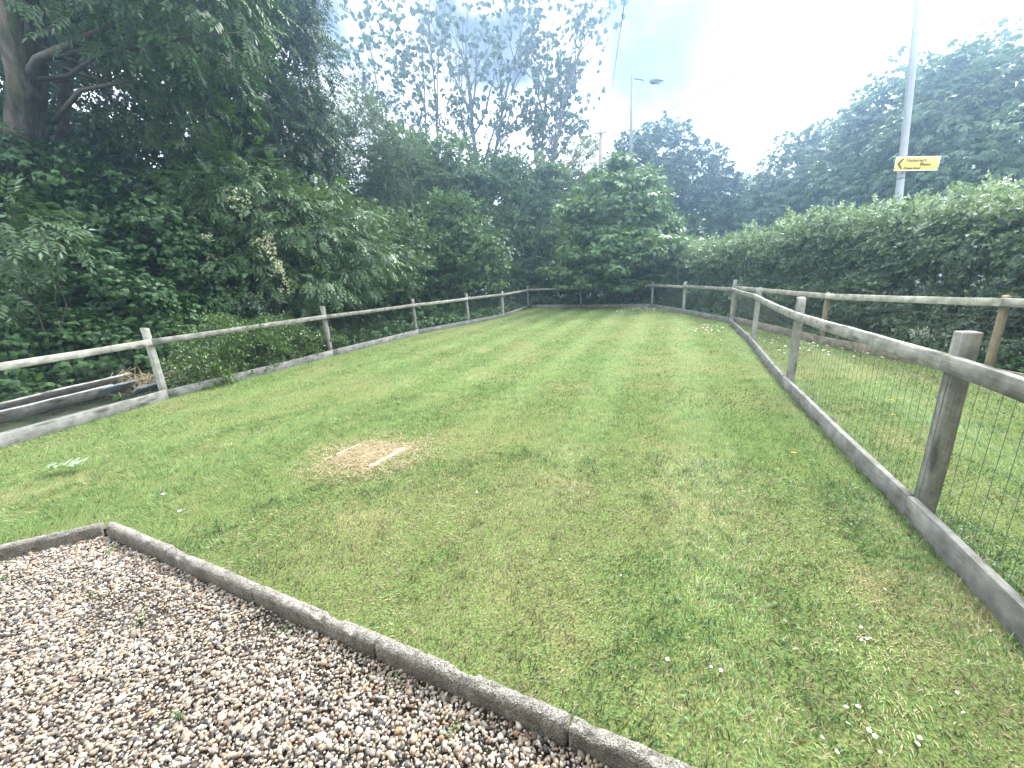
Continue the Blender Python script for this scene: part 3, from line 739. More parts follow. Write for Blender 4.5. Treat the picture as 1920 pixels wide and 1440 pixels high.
# ------------------------------------------------------------------ grass
MAN = [(-1.74, 3.17), (-1.27, 2.93), (-0.92, 3.42), (-1.52, 3.62)]      # sunken cover in the lawn
def along_fence(x, y):
    """metres across the mowing stripes (they run with the diagonal fence)"""
    return x*.92 - y*.39
def grass():
    Vs = []; Ts = []; At = []; Ad = []; nn = 0
    bands = [(0.9, 3.2, 10000, 1.08, 2), (3.2, 5.5, 6000, 1.3, 1), (5.5, 9.0, 2500, 1.9, 1), (9.0, 14.0, 1050, 2.8, 1), (14.0, 22.5, 460, 4.2, 1)]
    for (d0, d1, dens, wmul, seg) in bands:
        x0, x1, y0, y1 = -min(d1, 6.7), min(d1, 6.3), .3 if d0 < 6 else 2, d1
        k = int(dens*(x1-x0)*(y1-y0))
        x = rng.uniform(x0, x1, k); y = rng.uniform(y0, y1, k)
        d = np.hypot(x, y)
        ok = (d >= d0) & (d < d1) & (y > np.abs(x)*.58-.9) & inpoly(x, y, LAWN)
        x, y = x[ok], y[ok]
        e = np.full(len(x), 9.0)
        for P in (LEFT, END, RIGHT_FAR, DIAG, REAR):
            for a, b in zip(P, P[1:]): e = np.minimum(e, segdist(x, y, a, b))
        ek = np.minimum(segdist(x, y, KC, KB), segdist(x, y, KC, KA))
        man = inpoly(x, y, MAN)
        worn = fbm(x*2.2, y*2.2, 55)
        ok = (np.hypot(((x-2.98)*.92-(y-3.46)*.39)/.13, ((x-2.98)*.39+(y-3.46)*.92)/.20) > .6 + .8*worn) & (ek > .035) & (e > .058 + .06*worn) & ~(man & (rng.random(len(x)) < .9))
        x, y, e, ek = x[ok], y[ok], e[ok], ek[ok]; n = len(x)
        # dryness of the turf
        big = fbm(x*.55+4, y*.55+2, 31, 3); med = fbm(x*1.9, y*1.9, 33, 3); fine = fbm(x*7, y*7, 35, 2)
        dry = .95*sstep(.50, .74, .55*big+.45*med)
        core = np.exp(-(((x+.15)/1.6)**2 + ((y-2.05)/.95)**2))                   # worn patch by the gravel
        dry = np.maximum(dry, core*sstep(.10, .45, med)*1.1)
        dry = np.maximum(dry, .8*sstep(.20, .04, ek)*sstep(.3, .6, med))          # scorched strip along the kerb
        cx, cy = -1.33, 3.28
        dry = np.maximum(dry, np.exp(-(np.hypot((x-cx)/.66, (y-cy)/.50)**4))*1.1)
        far = sstep(4, 6, y)*sstep(13, 9, y)
        dry = np.maximum(dry, far*.85*sstep(.54, .70, fbm(x*.8+7, y*1.3, 41, 3)))
        dry = np.clip(dry + (fine-.5)*.5 + .30*sstep(3.4, 1.6, np.hypot(x, y))*sstep(.25, .6, med), 0, 1)
        tf = fbm(x*13+5, y*13, 49, 2)
        isdry = (rng.random(n) < (.07 + .85*dry + .5*(tf-.5))).astype(float)*rng.uniform(.55, 1, n)
        lush = fbm(x*.8+20, y*.8, 61, 2)
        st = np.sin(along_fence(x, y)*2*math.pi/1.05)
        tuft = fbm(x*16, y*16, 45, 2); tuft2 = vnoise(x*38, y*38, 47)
        tint = np.clip(.46 + .55*(lush-.5) + .55*(fine-.5) + .75*(tuft-.5) + .45*(tuft2-.5) + rng.normal(0, .15, n) + .14*np.clip(st*1.6, -1, 1)*sstep(2.0, 5.0, y) + .14*sstep(2.5, 6, y), 0, 1)  # mown-stripe sheen painted into the tint, which also lightens with distance
        L = rng.uniform(.018, .048, n)*(.72 + .6*fbm(x*9, y*9, 51, 2))*(1 + .35*sstep(.20, .06, e)*2.0)*(1-.30*dry)*(.8+.5*lush)
        w = rng.uniform(.0026, .0052, n)*wmul
        az = rng.uniform(0, 2*math.pi, n)
        lean = np.abs(rng.normal(.75, .35, n))
        # mower lean, alternate stripes laid towards and away
        dirx, diry = .40*st*.95, .92*st*.95
        hx = np.cos(az)*np.sin(lean) + dirx; hy = np.sin(az)*np.sin(lean) + diry
        hz = np.maximum(.28, np.cos(lean))
        D = nrm(np.stack([hx, hy, hz], -1)); sd = nrm(np.stack([-np.sin(az+.6), np.cos(az+.6), np.zeros(n)], -1))
        B = np.stack([x, y, np.full(n, -.003)], -1)
        if seg == 2:
            mid = B + D*(L*.55)[:, None]; tip = mid + nrm(D + np.array([0, 0, -.55]))*(L*.5)[:, None]
            V = np.stack([B - sd*w[:, None]*.5, B + sd*w[:, None]*.5, mid - sd*w[:, None]*.42, mid + sd*w[:, None]*.42, tip], 1)
            t = np.array([(0, 1, 3), (0, 3, 2), (2, 3, 4)])
        else:
            V = np.stack([B - sd*w[:, None]*.5, B + sd*w[:, None]*.5, B + D*L[:, None]], 1); t = np.array([(0, 1, 2)])
        Vs.append(V.reshape(-1, 3)); Ts.append((t[None] + (np.arange(n)*V.shape[1])[:, None, None] + nn).reshape(-1, 3)); nn += n*V.shape[1]
        At.append(np.repeat(tint, len(t))); Ad.append(np.repeat(isdry, len(t)))
    link('grass', mesh_np('grass', np.vstack(Vs), np.vstack(Ts), {'tint': np.concatenate(At), 'dry': np.concatenate(Ad)}, M_grass), kind='stuff')
    # clover and daisy leaves among the grass
    F = Foliage()
    k = 7000
    x = rng.uniform(-4, 4.5, k); y = rng.uniform(.6, 7, k)
    m = fbm(x*1.5+2, y*1.5, 71, 3) + .10*sstep(0, 2, x)
    ok = inpoly(x, y, LAWN) & (m > .56) & ~inpoly(x, y, MAN)
    for P in (LEFT, DIAG, REAR):
        for a, b in zip(P, P[1:]): ok &= segdist(x, y, a, b) > .1
    ok &= segdist(x, y, KC, KB) > .05
    x, y = x[ok], y[ok]; n = len(x)
    D = np.stack([rng.normal(size=n), rng.normal(size=n), rng.uniform(-.1, .35, n)], -1)
    F.sprays('clover', np.stack([x, y, rng.uniform(.012, .032, n)], -1), D, np.array([0, 0, 1.0]) + rng.normal(0, .25, (n, 3)), rng.uniform(.012, .022, n), np.clip(rng.normal(.5, .2, n), 0, 1))
    link('clover', F.mesh('clover', L_clover), kind='stuff')
grass()

# ------------------------------------------------------------------ sunken cover in the lawn
t = thing('manhole_cover', 'sunken square cover filled with dry turf, two pale concrete edges showing', 'manhole cover', (-1.33, 3.28, 0), 0)
mp_ = np.array(MAN) - np.array([-1.33, 3.28])
V = [(x*.93, y*.93, .003) for x, y in mp_] + [(x, y, -.06) for x, y in mp_]
tray = mesh_np('tray', V, [(0, 1, 2), (0, 2, 3), (0, 4, 5), (0, 5, 1), (1, 5, 6), (1, 6, 2), (2, 6, 7), (2, 7, 3), (3, 7, 4), (3, 4, 0)], None, M_thatch)
link('tray', tray, t)
for (a, b, w) in (((-1.68, 3.30), (-1.53, 3.52), .035), ((-1.275, 3.02), (-1.045, 3.365), .055)):
    d = math.atan2(b[1]-a[1], b[0]-a[0])
    link('concrete_strip', bar_mesh('concrete_strip', math.hypot(b[0]-a[0], b[1]-a[1]), .05, w, M_conc_l, 12, .004, 0, .006, seed=int(w*1000)), t, ((a[0]+b[0])/2+1.33, (a[1]+b[1])/2-3.28, -.010), (0, 0, d))
F = MB()
k = 16000; x = rng.uniform(-2.05, -.6, k); y = rng.uniform(2.7, 3.85, k); ok = inpoly(x, y, MAN)
ok |= (rng.random(k) < .8*np.exp(-(np.hypot((x+1.33)/.58, (y-3.28)/.45)**4))*sstep(.3, .6, fbm(x*9, y*9, 77)))
ok &= (rng.random(k) < .35 + .65*sstep(.30, .5, fbm(x*11, y*11, 78)))
for (a, b) in (((-1.68, 3.30), (-1.53, 3.52)), ((-1.275, 3.02), (-1.045, 3.365))): ok &= segdist(x, y, a, b) > .032
x, y = x[ok]+1.33, y[ok]-3.28; n = len(x)
az = rng.uniform(0, 6.28, n); L = rng.uniform(.02, .06, n); B = np.stack([x, y, rng.uniform(.002, .014, n)], -1)
D = np.stack([np.cos(az), np.sin(az), rng.uniform(.02, .45, n)], -1); sd = np.stack([-np.sin(az), np.cos(az), 0*az], -1)
V = np.stack([B-sd*.0027, B+sd*.0027, B+D*L[:, None]], 1)
o = link('dry_grass', mesh_np('dry_grass', V.reshape(-1, 3), np.arange(3*n).reshape(-1, 3), {'tint': rng.random(n)}, L_dryst), t); o['kind'] = 'stuff'

# ------------------------------------------------------------------ trees and shrubs on the left
gL = 'trees and shrubs behind the long fence'
# big several-stemmed tree at the corner of the wood
t = thing('ash_tree', 'big ash with three grey trunks rising out of the ivy bank', 'tree', (-8.6, 8.6, -.1), 0, gL)
for (pts, rs) in (([(-1.6, -.4, 0), (-.95, -.4, 2.6), (-.54, -.4, 4.0), (-.17, -.4, 4.87), (.15, -.4, 5.52), (.25, -.4, 6.07), (.40, -.4, 6.67), (.64, -.4, 7.38), (1.0, -.2, 9.0), (1.2, .2, 11)], [.32, .27, .235, .225, .205, .20, .185, .17, .13, .04]),
                  ([(-1.5, 0, 0), (-1.0, 0, 3.0), (-.67, 0, 4.1), (-.28, 0, 5.01), (.03, 0, 5.7), (.25, 0, 6.27), (.44, 0, 6.9), (.69, 0, 7.64), (1.1, .2, 9.2), (1.5, .4, 11.5)], [.30, .26, .225, .21, .20, .195, .19, .17, .12, .04]),
                  ([(-1.3, .5, 0), (-.9, .5, 3.4), (-.08, .5, 5.64), (.33, .5, 6.16), (.80, .5, 6.83), (1.35, .5, 7.47), (2.2, .7, 9), (2.8, 1, 11)], [.14, .13, .115, .11, .10, .09, .07, .03])):
    pts = np.array(pts); tt = np.linspace(0, 1, 26); ti = np.linspace(0, 1, len(pts))
    # smooth the polyline
    from_pts = np.stack([np.interp(tt, ti, pts[:, k]) for k in range(3)], -1)
    for _ in range(3): from_pts[1:-1] = (from_pts[:-2]+from_pts[1:-1]*2+from_pts[2:])/4
    from_pts[1:-1] += rng.normal(0, .012, (24, 3))
    link('trunk', MB().tube(from_pts, np.interp(tt, ti, rs)*.78, 10).mesh('trunk', M_bark, True), t)
F = Foliage(); h = []
for c, r, kw in (((-.2, 1.9, 9.8), (3.8, 1.7, 2.9), dict(K=5)), ((2.8, .4, 6.9), (1.7, 1.6, 1.5), dict(K=3.6)), ((-.6, .9, 8.0), (1.8, 1.2, 1.3), dict(K=3)),
                 ((2.4, .5, 8.6), (2.2, 2, 2.4), dict(K=4.5)), ((-2.5, 0, 7.5), (2, 2, 3), dict(K=5)), ((2.1, -1.0, 6.55), (1.0, .8, .45), dict(K=3.5)), ((1.2, 1.6, 6.4), (2.0, .8, 1.6), dict(K=3))):
    F.blob('ash', c, r, .30, clump=.5, droop=.45, hist=h, face=(.3, -1, -.5), **kw)
link('crown', F.mesh('crown', L_ash), t)
mb = MB(); hv_ = np.vstack(h)
for q in hv_[rng.choice(len(hv_), 30, replace=False)]:
    z0 = rng.uniform(5.6, 7.6); a_ = np.array([.05 + (z0-5.6)*.38, -.1, z0])
    mb.tube(bez(a_, q, (0, 0, .25), 8) + rng.normal(0, .03, (8, 3)), np.linspace(.04, .008, 8), 5, False)
mb.tube([(.1, -.35, 5.5), (.57, -.4, 5.82), (1.2, -.4, 5.99), (1.72, -.4, 6.14), (2.07, -.45, 6.23), (2.7, -.5, 6.6)], [.055, .06, .055, .05, .04, .02], 7)
mb.tube([(.1, 0, 5.0), (.87, -.1, 5.44), (1.39, -.1, 5.5), (2.0, -.1, 5.55)], [.05, .04, .03, .015], 6)
link('branch', mb.mesh('branch', M_bark_d, True), t)

shrub('lime_tree', 'tall dark leafy tree whose full crown leaves the frame right of the ash', 'tree', (-7.0, 14.2, -.1),
      [((-7.1, 14.2, 8.6), (2.0, 2.0, 4.2)), ((-7.6, 13.8, 5.2), (2.5, 2.0, 2.2)), ((-6.1, 14.0, 10.6), (1.1, 1.3, 2.4)), ((-9.6, 14.2, 8.0), (2.0, 1.8, 4.0), dict(K=6)), ((-6.3, 13.2, 6.0), (1.4, 1.2, 2.0)), ((-8.2, 12.9, 9.6), (1.6, 1.2, 2.0)), ((-8.6, 12.2, 7.4), (1.2, 1.0, .9), dict(K=4.5))],
      'ash', .32, L_dark, gL, 30, .11, M_bark_d, 'trunk', K=5.4, clump=.55, droop=.4, face=(.3, -1, -.3), back=.25)

shrub('ivy_bank', 'dark ivy covered bank around the feet of the three trunks', 'ivy', (-8.6, 8.2, -.1),
      [((-8.9, 8.3, 2.3), (1.7, 1.2, 2.5)), ((-7.6, 8.9, 2.6), (1.4, 1.1, 1.6)), ((-10.3, 7.6, 2.0), (1.6, 1.2, 2.6)), ((-8.0, 7.6, 1.3), (1.6, .9, 1.2)), ((-6.9, 9.4, 1.6), (1.0, .9, 1.6)), ((-8.9, 8.0, 3.9), (.8, .6, .6))],
      'broad', .145, L_ivy, gL, 22, .02, M_bark_d, K=3.0, clump=.40, bumps=.5, shell=.5, back=.12, droop=.6, face=(.5, -1, .1))

shrub('elder_shrub', 'spreading elder with arching sprays and cream blossom over the fence', 'shrub', (-5.7, 10.6, -.1),
      [((-6.2, 10.4, 3.3), (1.5, 1.2, 1.5)), ((-5.2, 10.6, 2.7), (1.4, 1.1, 1.6)), ((-4.2, 11.4, 2.5), (1.1, 1.0, 1.5)), ((-6.3, 9.6, 2.0), (1.0, .7, .9), dict(K=4)), ((-4.9, 10.0, 1.7), (.9, .6, .8), dict(K=4)), ((-7.3, 10.0, 3.4), (1.0, .9, .9))],
      'ash', .29, L_elder, gL, 26, .035, M_bark_d, K=5.5, clump=.46, flat=.5, bumps=.4, zmin=1.15, shell=.5, droop=.5, face=(.4, -1, .2))
F = Foliage()
pts = np.vstack([bez((-5.4, 9.3, 3.0), (-5.05, 9.2, 1.50), (.15, -.12, .25), 34)[8:] + rng.normal(0, .05, (26, 3)), np.array((-5.72, 9.25, 3.35)) + rng.normal(0, .16, (12, 3)), np.array((-5.35, 9.25, 2.55)) + rng.normal(0, .10, (14, 3)),
                 np.array((-6.45, 9.0, 2.75)) + rng.normal(0, .07, (7, 3)), np.array((-6.5, 9.0, 2.35)) + rng.normal(0, .06, (5, 3)), np.array((-5.15, 9.2, 2.0)) + rng.normal(0, .07, (12, 3))])
t = thing('flowering_climber', 'trail of cream blossom hanging from the elder', 'climber', (-5.4, 9.3, 0))
F.sprays('small', np.repeat(pts, 2, 0) - np.array([-5.4, 9.3, 0]) + rng.normal(0, .03, (2*len(pts), 3)), rng.normal(size=(2*len(pts), 3)), np.array([0, -.4, 1.0]) + rng.normal(0, .5, (2*len(pts), 3)), .11)
link('blossom', F.mesh('blossom', M_blossom), t)
link('stem', MB().tube(bez((0, 0.1, 3.4), (.35, -.1, 1.5), (.15, -.12, .35), 12), .006, 4).mesh('stem', M_bark_d), t)

shrub('ash_sapling', 'pale pinnate bough leaning in at the picture edge', 'sapling', (-8.3, 6.5, -.1),
      [((-7.5, 6.3, 2.55), (.9, .6, .55)), ((-7.9, 6.0, 1.9), (.7, .5, .5))], 'ash', .26, L_elder, gL, 10, .018, K=4.5, clump=.3, droop=.5, face=(.6, -1, .3))

shrub('cotoneaster', 'low glossy small-leaved shrub spreading right behind the fence', 'shrub', (-5.6, 8.3, -.1),
      [((-5.45, 6.75, .30), (.50, .55, .55)), ((-5.15, 7.55, .36), (.52, .62, .60)), ((-4.8, 8.4, .30), (.48, .6, .52)), ((-5.8, 7.7, .48), (.6, .7, .66)), ((-5.35, 8.7, .40), (.6, .6, .6)), ((-4.5, 9.2, .2), (.4, .5, .35))], 'small', .13, L_cot, gL, 26, .010, K=6.5, clump=.22, droop=.1, face=(.8, -.6, .6))
shrub('bramble', 'broad-leaved bramble thicket behind the plank pile', 'shrub', (-7.2, 6.6, -.1),
      [((-7.6, 6.9, .55), (.9, .7, .8)), ((-6.7, 7.5, .5), (.8, .7, .75)), ((-8.4, 6.2, .6), (.9, .7, .9)), ((-8.6, 5.2, .5), (.8, .7, .8)), ((-7.3, 7.8, .9), (.9, .6, .9))], 'broad', .145, L_under, gL, 22, .008, K=6, clump=.30, droop=.3, face=(.7, -.8, .6))

hg = 'bushes along the back of the wood'
shrub('hawthorn_bush', 'rounded hawthorn between the elder and the bright bush', 'bush', (-4.4, 13.4, -.1),
      [((-4.9, 13.2, 2.3), (1.4, 1.2, 1.9)), ((-4.0, 13.9, 2.6), (1.1, 1.1, 1.7)), ((-5.6, 12.6, 3.0), (1.2, 1.0, 1.5))], 'tiny', .32, L_haw, hg, 20, .035, K=6.5, clump=.5, flat=.5, bumps=.45, zmin=1.1, shell=.5)
shrub('hazel_bush', 'bright green bush bulging over the middle of the long fence', 'bush', (-2.7, 16.9, -.1),
      [((-3.2, 16.6, 2.6), (1.3, 1.2, 1.7)), ((-1.9, 17.2, 2.5), (1.5, 1.2, 1.9)), ((-.9, 17.3, 2.1), (.9, .9, 1.3)), ((-2.4, 17.4, 3.9), (1.1, 1.0, 1.0))], 'tiny', .34, L_haw2, hg, 20, .035, K=6.5, clump=.52, flat=.5, bumps=.45, zmin=1.25, shell=.5)
shrub('willow_tree', 'hazy tall pointed willow rising beside the dark lime crown', 'tree', (-7.0, 18.8, -.1),
      [((-6.7, 18.6, 5.6), (1.4, 1.4, 3.2)), ((-5.6, 18.7, 6.2), (1.3, 1.3, 3.2)), ((-4.4, 18.8, 5.2), (1.4, 1.3, 2.9)), ((-7.8, 18.6, 6.2), (1.2, 1.2, 2.4)), ((-4.6, 18.3, 2.8), (1.7, 1.2, 2.0)), ((-6.4, 18.0, 3), (1.5, 1.2, 2.2))], 'willow', .42, L_grey, hg, 24, .05, M_bark, 'trunk', K=7.5, clump=.5, droop=.0, back=.25)
shrub('blackthorn', 'dense dark bush under the tall sparse poplars', 'bush', (-3.2, 21.5, -.1),
      [((-4.2, 21.2, 5.5), (1.6, 1.4, 3.0)), ((-2.3, 21.4, 5.2), (1.7, 1.4, 2.9)), ((-5.6, 21.5, 5.4), (1.5, 1.4, 3.0)), ((-3.5, 20.6, 1.9), (2.4, 1.3, 1.9)), ((-2.6, 20.8, 3.2), (2.4, 1.2, 1.4))], 'tiny', .42, L_haw, hg, 24, .05, K=9, clump=.62, flat=.5, bumps=.4, zmin=1.2, shell=.5)
shrub('dogwood', 'twiggy olive bush left of the young maple', 'bush', (.7, 22.3, -.1),
      [((.4, 21.9, 3.1), (1.7, 1.3, 2.1)), ((2.0, 22.2, 3.4), (1.5, 1.2, 1.9)), ((-.6, 22.8, 5.2), (1.6, 1.3, 2.5)), ((1.1, 23.2, 5.3), (1.6, 1.3, 2.6)), ((2.8, 23.2, 5.2), (1.3, 1.2, 2.5)), ((.8, 21.6, 1.2), (2.0, 1.0, 1.2)), ((-.3, 20.4, 1.9), (.9, .8, 1.0))], 'tiny', .34, L_haw, hg, 60, .03, M_bark, K=7.5, clump=.55, flat=.5, bumps=.4, zmin=1.0)
shrub('sallow_tree', 'yellowish green sallow around the old timber pole', 'tree', (4.6, 25.6, -.1),
      [((4.3, 25.2, 5.3), (1.7, 1.4, 2.6)), ((5.6, 25.5, 4.6), (1.6, 1.4, 2.6)), ((3.2, 25.5, 4.2), (1.5, 1.3, 2.3)), ((5.0, 25.6, 7.6), (1.2, 1.1, 1.5)), ((2.3, 24.6, 2.6), (1.8, 1.3, 2.4))], 'willow', .42, L_sall, hg, 30, .05, M_bark, 'trunk', K=7, clump=.48)

# young maple in front of the end fence
t = thing('maple_tree', 'young maple with a broad layered crown on a thin trunk at the end fence', 'tree', (4.33, 17.45, 0), 0)
mb = MB()
mb.tube([(0, 0, -.1), (.03, 0, .5), (-.03, .03, 1.1), (.1, .1, 2.2), (.35, .2, 3.6), (.6, .3, 5.2)], [.045, .04, .038, .036, .028, .01], 8)
mb.tube([(.05, 0, 0), (.0, .02, .45), (.10, .05, 1.0), (.3, .1, 1.8)], [.03, .026, .022, .012], 7)
link('trunk', mb.mesh('trunk', M_bark_p, True), t)
F = Foliage(); h = []
for lv in range(13):
    z = 1.25 + lv*.385; u = lv/12.0
    R = 2.85*(1-u**2.3)**.62*(1 if lv > 1 else .8+.1*lv) + .10
    cx = .75+.1*math.sin(lv*2.1)
    nb = max(4, int(R*6.5))
    for b in range(nb):
        a = 2*math.pi*(b+rng.uniform(-.3, .3))/nb; rr_ = R*rng.uniform(.55, 1.06)
        F.blob('maple', (cx+rr_*math.cos(a), .5+rr_*.80*math.sin(a), z+rng.uniform(-.2, .2)-.10*rr_), (.50, .45, .14), .22, K=3.9, clump=.24, droop=.65, flat=.35, face=(0, -1, .4), back=.6, bumps=.1, hist=h)
link('crown', F.mesh('crown', L_maple), t)
link('branch', stems((.2, .15, 1.6), np.vstack(h), 50, .014, .08).mesh('branch', M_bark_d, True), t)

# sparse tall poplars against the white sky
pg = 'tall thin-leaved poplars'
def poplar(label, base, stemsdef, nleaf, seed):
    r = np.random.default_rng(seed); base = np.array(base, float)
    t = thing('poplar_tree', label, 'tree', tuple(base), 0, pg)
    tr = MB(); br = MB(); P = []; D = []
    def grow(p, d, L, r0, lev):
        k = 9 if lev < 2 else 5
        pts = [p]; dd = d.copy()
        for i in range(k-1):
            dd = nrm(dd + r.normal(0, .09 if lev < 2 else .16, 3) + np.array([0, 0, .05])); pts.append(pts[-1] + dd*L/(k-1))
        pts = np.array(pts); rs = np.linspace(r0, r0*.25, k)
        (tr if lev == 0 else br).tube(pts, rs, (7, 4, 3, 3)[lev], False)
        if lev >= 2:
            for q in range(int(nleaf + r.random())):
                s = r.uniform(.25, 1.05)*(k-1); i = min(k-2, int(s)); pp = pts[i] + (pts[i+1]-pts[i])*(s-i)
                P.append(pp + r.normal(0, .10, 3)); D.append(nrm(r.normal(0, 1, 3) + np.array([0, 0, -.2])))
        if lev < 3:
            nch = (17, 8, 4)[lev]
            for c in range(nch):
                s = (.30 if lev == 0 else .18) + (.72 if lev == 0 else .80)*(c + r.uniform(0, .9))/nch; s = min(.98, s)
                i = min(k-2, int(s*(k-1))); pp = pts[i] + (pts[i+1]-pts[i])*(s*(k-1)-i)
                ax = nrm(pts[i+1]-pts[i]); side = nrm(np.cross(ax, r.normal(size=3)))
                ang = r.uniform(.45, .85)
                grow(pp, nrm(ax*math.cos(ang)+side*math.sin(ang)+np.array([0, 0, .12])), L*((.34, .42, .50)[lev])*(1.25-.6*s)*r.uniform(.8, 1.2), rs[i]*.62, lev+1)
    for (off, d, L, r0) in stemsdef: grow(np.array(off, float), nrm(np.array(d, float)), L, r0, 0)
    P = np.array(P); D = np.array(D)
    F = Foliage(); F.sprays('pop', P, D, r.normal(size=P.shape) + np.array([0, 0, .6]), .42*r.uniform(.7, 1.25, len(P)))
    link('crown', F.mesh('crown', L_pop), t); link('trunk', tr.mesh('trunk', M_bark_p, True), t); link('branch', br.mesh('branch', M_bark_p, True), t)
poplar('middle poplar with the thickest straight trunk against the white sky', (-1.2, 28.5, -.1), [((0, 0, 0), (.02, 0, 1), 17.5, .26), ((.1, .2, 5), (.20, .1, 1), 12.5, .12)], 0.36, 11)
poplar('poplar with two slim stems, left of the thick trunk', (-5.0, 28.8, -.1), [((0, 0, 0), (-.02, 0, 1), 16.5, .15), ((.5, .1, 0), (.03, .05, 1), 16.5, .15), ((-.1, .1, 5), (-.30, 0, 1), 12, .10)], 0.36, 12)
poplar('poplar forking low into leaning limbs, right of the thick trunk', (1.5, 28.3, -.1), [((0, 0, 0), (-.02, 0, 1), 16.5, .17), ((.2, 0, 4.5), (.24, 0, 1), 12.5, .13), ((.3, .2, 5), (.42, .1, 1), 9.5, .10)], 0.38, 13)

# ------------------------------------------------------------------ trees beyond the hedge
rg = 'big trees beyond the hedge'
shrub('sycamore_tree', 'rounded dark sycamore behind the distant street lamp', 'tree', (12.4, 31, -.1),
      [((11.2, 30.6, 7.6), (2.9, 2.6, 3.9)), ((14.0, 30.8, 6.2), (2.5, 2.4, 3.9)), ((16.2, 31, 4.6), (2.0, 2.2, 3.4)), ((9.4, 30.4, 7.8), (1.9, 1.8, 2.8)), ((12.5, 30.0, 3.4), (3.4, 2.2, 2.8)), ((9.0, 29.6, 4.4), (2.2, 1.8, 2.8))], 'chest', .55, L_dark, rg, 30, .13, M_bark_d, 'trunk', K=7, clump=.7, droop=.3, back=.2)
shrub('distant_tree', 'small far tree in the gap between the sycamore and the chestnuts', 'tree', (23.5, 46, -.1),
      [((22.0, 45.5, 7.0), (3.0, 2.6, 3.6)), ((26.5, 45.5, 6.8), (3.2, 2.6, 3.6)), ((24.4, 45, 4.4), (4.0, 2.6, 3.4)), ((30, 46, 7), (3, 2.6, 4))], 'tiny', .75, L_grey, rg, 16, .12, M_bark_d, 'trunk', K=8, clump=.8)
ch = dict(K=7, back=.2, clump=.6, droop=.45, face=(-.6, -1, .2))
shrub('chestnut_tree', 'farthest of the three horse chestnuts, lowest at the left end of the row', 'tree', (20.8, 28.5, -.1),
      [((20.0, 28.0, 6.2), (2.7, 2.6, 3.4)), ((22.6, 28.2, 7.2), (2.7, 2.6, 3.6)), ((18.0, 28.4, 4.2), (2.2, 2.2, 3.0)), ((21.0, 26.8, 3.6), (3.4, 2.2, 2.6))], 'chest', .52, L_chest, rg, 26, .14, M_bark_d, 'trunk', **ch)
shrub('chestnut_tree', 'middle horse chestnut standing behind the yellow sign', 'tree', (20.6, 21.5, -.1),
      [((20.6, 22.0, 7.6), (2.5, 2.6, 3.1)), ((19.4, 22.2, 5.6), (2.3, 2.4, 3.0)), ((22.6, 21.6, 7.8), (2.5, 2.6, 3.2)), ((20.0, 20.6, 4.0), (3.2, 2.2, 2.6))], 'chest', .46, L_chest, rg, 26, .14, M_bark_d, 'trunk', **ch)
shrub('chestnut_tree', 'largest and nearest horse chestnut, filling the sky at the picture edge', 'tree', (20.4, 15.6, -.1),
      [((20.2, 16.0, 5.9), (2.7, 2.6, 3.1)), ((18.2, 17.6, 5.4), (2.0, 2.1, 2.8)), ((22.4, 15.4, 7.0), (2.8, 2.6, 3.4)), ((18.6, 15.0, 3.6), (2.6, 2.4, 2.6)), ((19.0, 18.2, 7.4), (1.8, 1.8, 2.0))], 'chest', .40, L_chest, rg, 26, .14, M_bark_d, 'trunk', **ch)

# ------------------------------------------------------------------ hedge
t = thing('hedge', 'long clipped hedge with pale shoots on top behind the golden posts', 'hedge', (6.9, 6.0, -.1))
F = Foliage(); F2 = Foliage(); hs = []
yy = -1.2
while yy < 20.6:
    wob = .14*math.sin(yy*1.7) + .10*math.sin(yy*3.9+1)
    d = max(3, abs(yy)); sz = .12 + .006*max(0, yy); tz = 2.22 + .10*math.sin(yy*.8) + (.02 if yy < 7 else 0)
    for (cz, rx) in ((.25, .5), (.75, .62), (1.55, .68), (tz-.45, .62)):
        F.blob('tiny', (.45+wob*.5+rng.uniform(-.12, .16), yy-6.0+rng.uniform(-.15, .15), cz+.1), (rx, .62, .50), sz*.95, K=4.2, clump=.26, face=(-1, -.5, .3), back=.25, hist=hs, droop=.1)
    F.blob('tiny', (1.25, yy-6.0, tz-.35), (.6, .6, .45), sz*1.5, K=3, clump=.28, face=(-1, -.5, .6), back=.2)
    k = int(230 if yy < 10 else 120)
    xx = rng.uniform(-.20, 1.5, k)
    P = np.stack([xx, yy-6.0+rng.uniform(-.4, .4, k), np.full(k, tz+.02)+np.where(rng.random(k) < .45, rng.triangular(-.62, -.1, .05, k), rng.triangular(-.2, .0, .42, k))], -1)
    D = np.array([0, 0, 1.0]) + rng.normal(0, .45, (k, 3))
    P[:, 2] = np.where(xx > .25, np.maximum(P[:, 2], tz-.05), P[:, 2])
    F2.sprays('tiny', P, D, rng.normal(size=(k, 3)), sz*.95*rng.uniform(.7, 1.3, k), np.clip(rng.normal(.22 if yy > 8 else .38, .22, k), 0, 1))
    yy += .72
link('foliage', F.mesh('foliage', L_hedge), t)
link('pale_shoots', F2.mesh('pale_shoots', L_pale), t)
mb = MB(); hs = np.vstack(hs)
for q in hs[rng.choice(len(hs), 240, replace=False)]:
    a = np.array([.55+rng.normal(0, .15), q[1]+rng.normal(0, .3), 0])
    mb.tube(bez(a, q, (rng.normal(0, .1), rng.normal(0, .15), .2), 5), [.016, .013, .01, .007, .004], 4, False)
link('stem', mb.mesh('stem', M_bark, True), t)

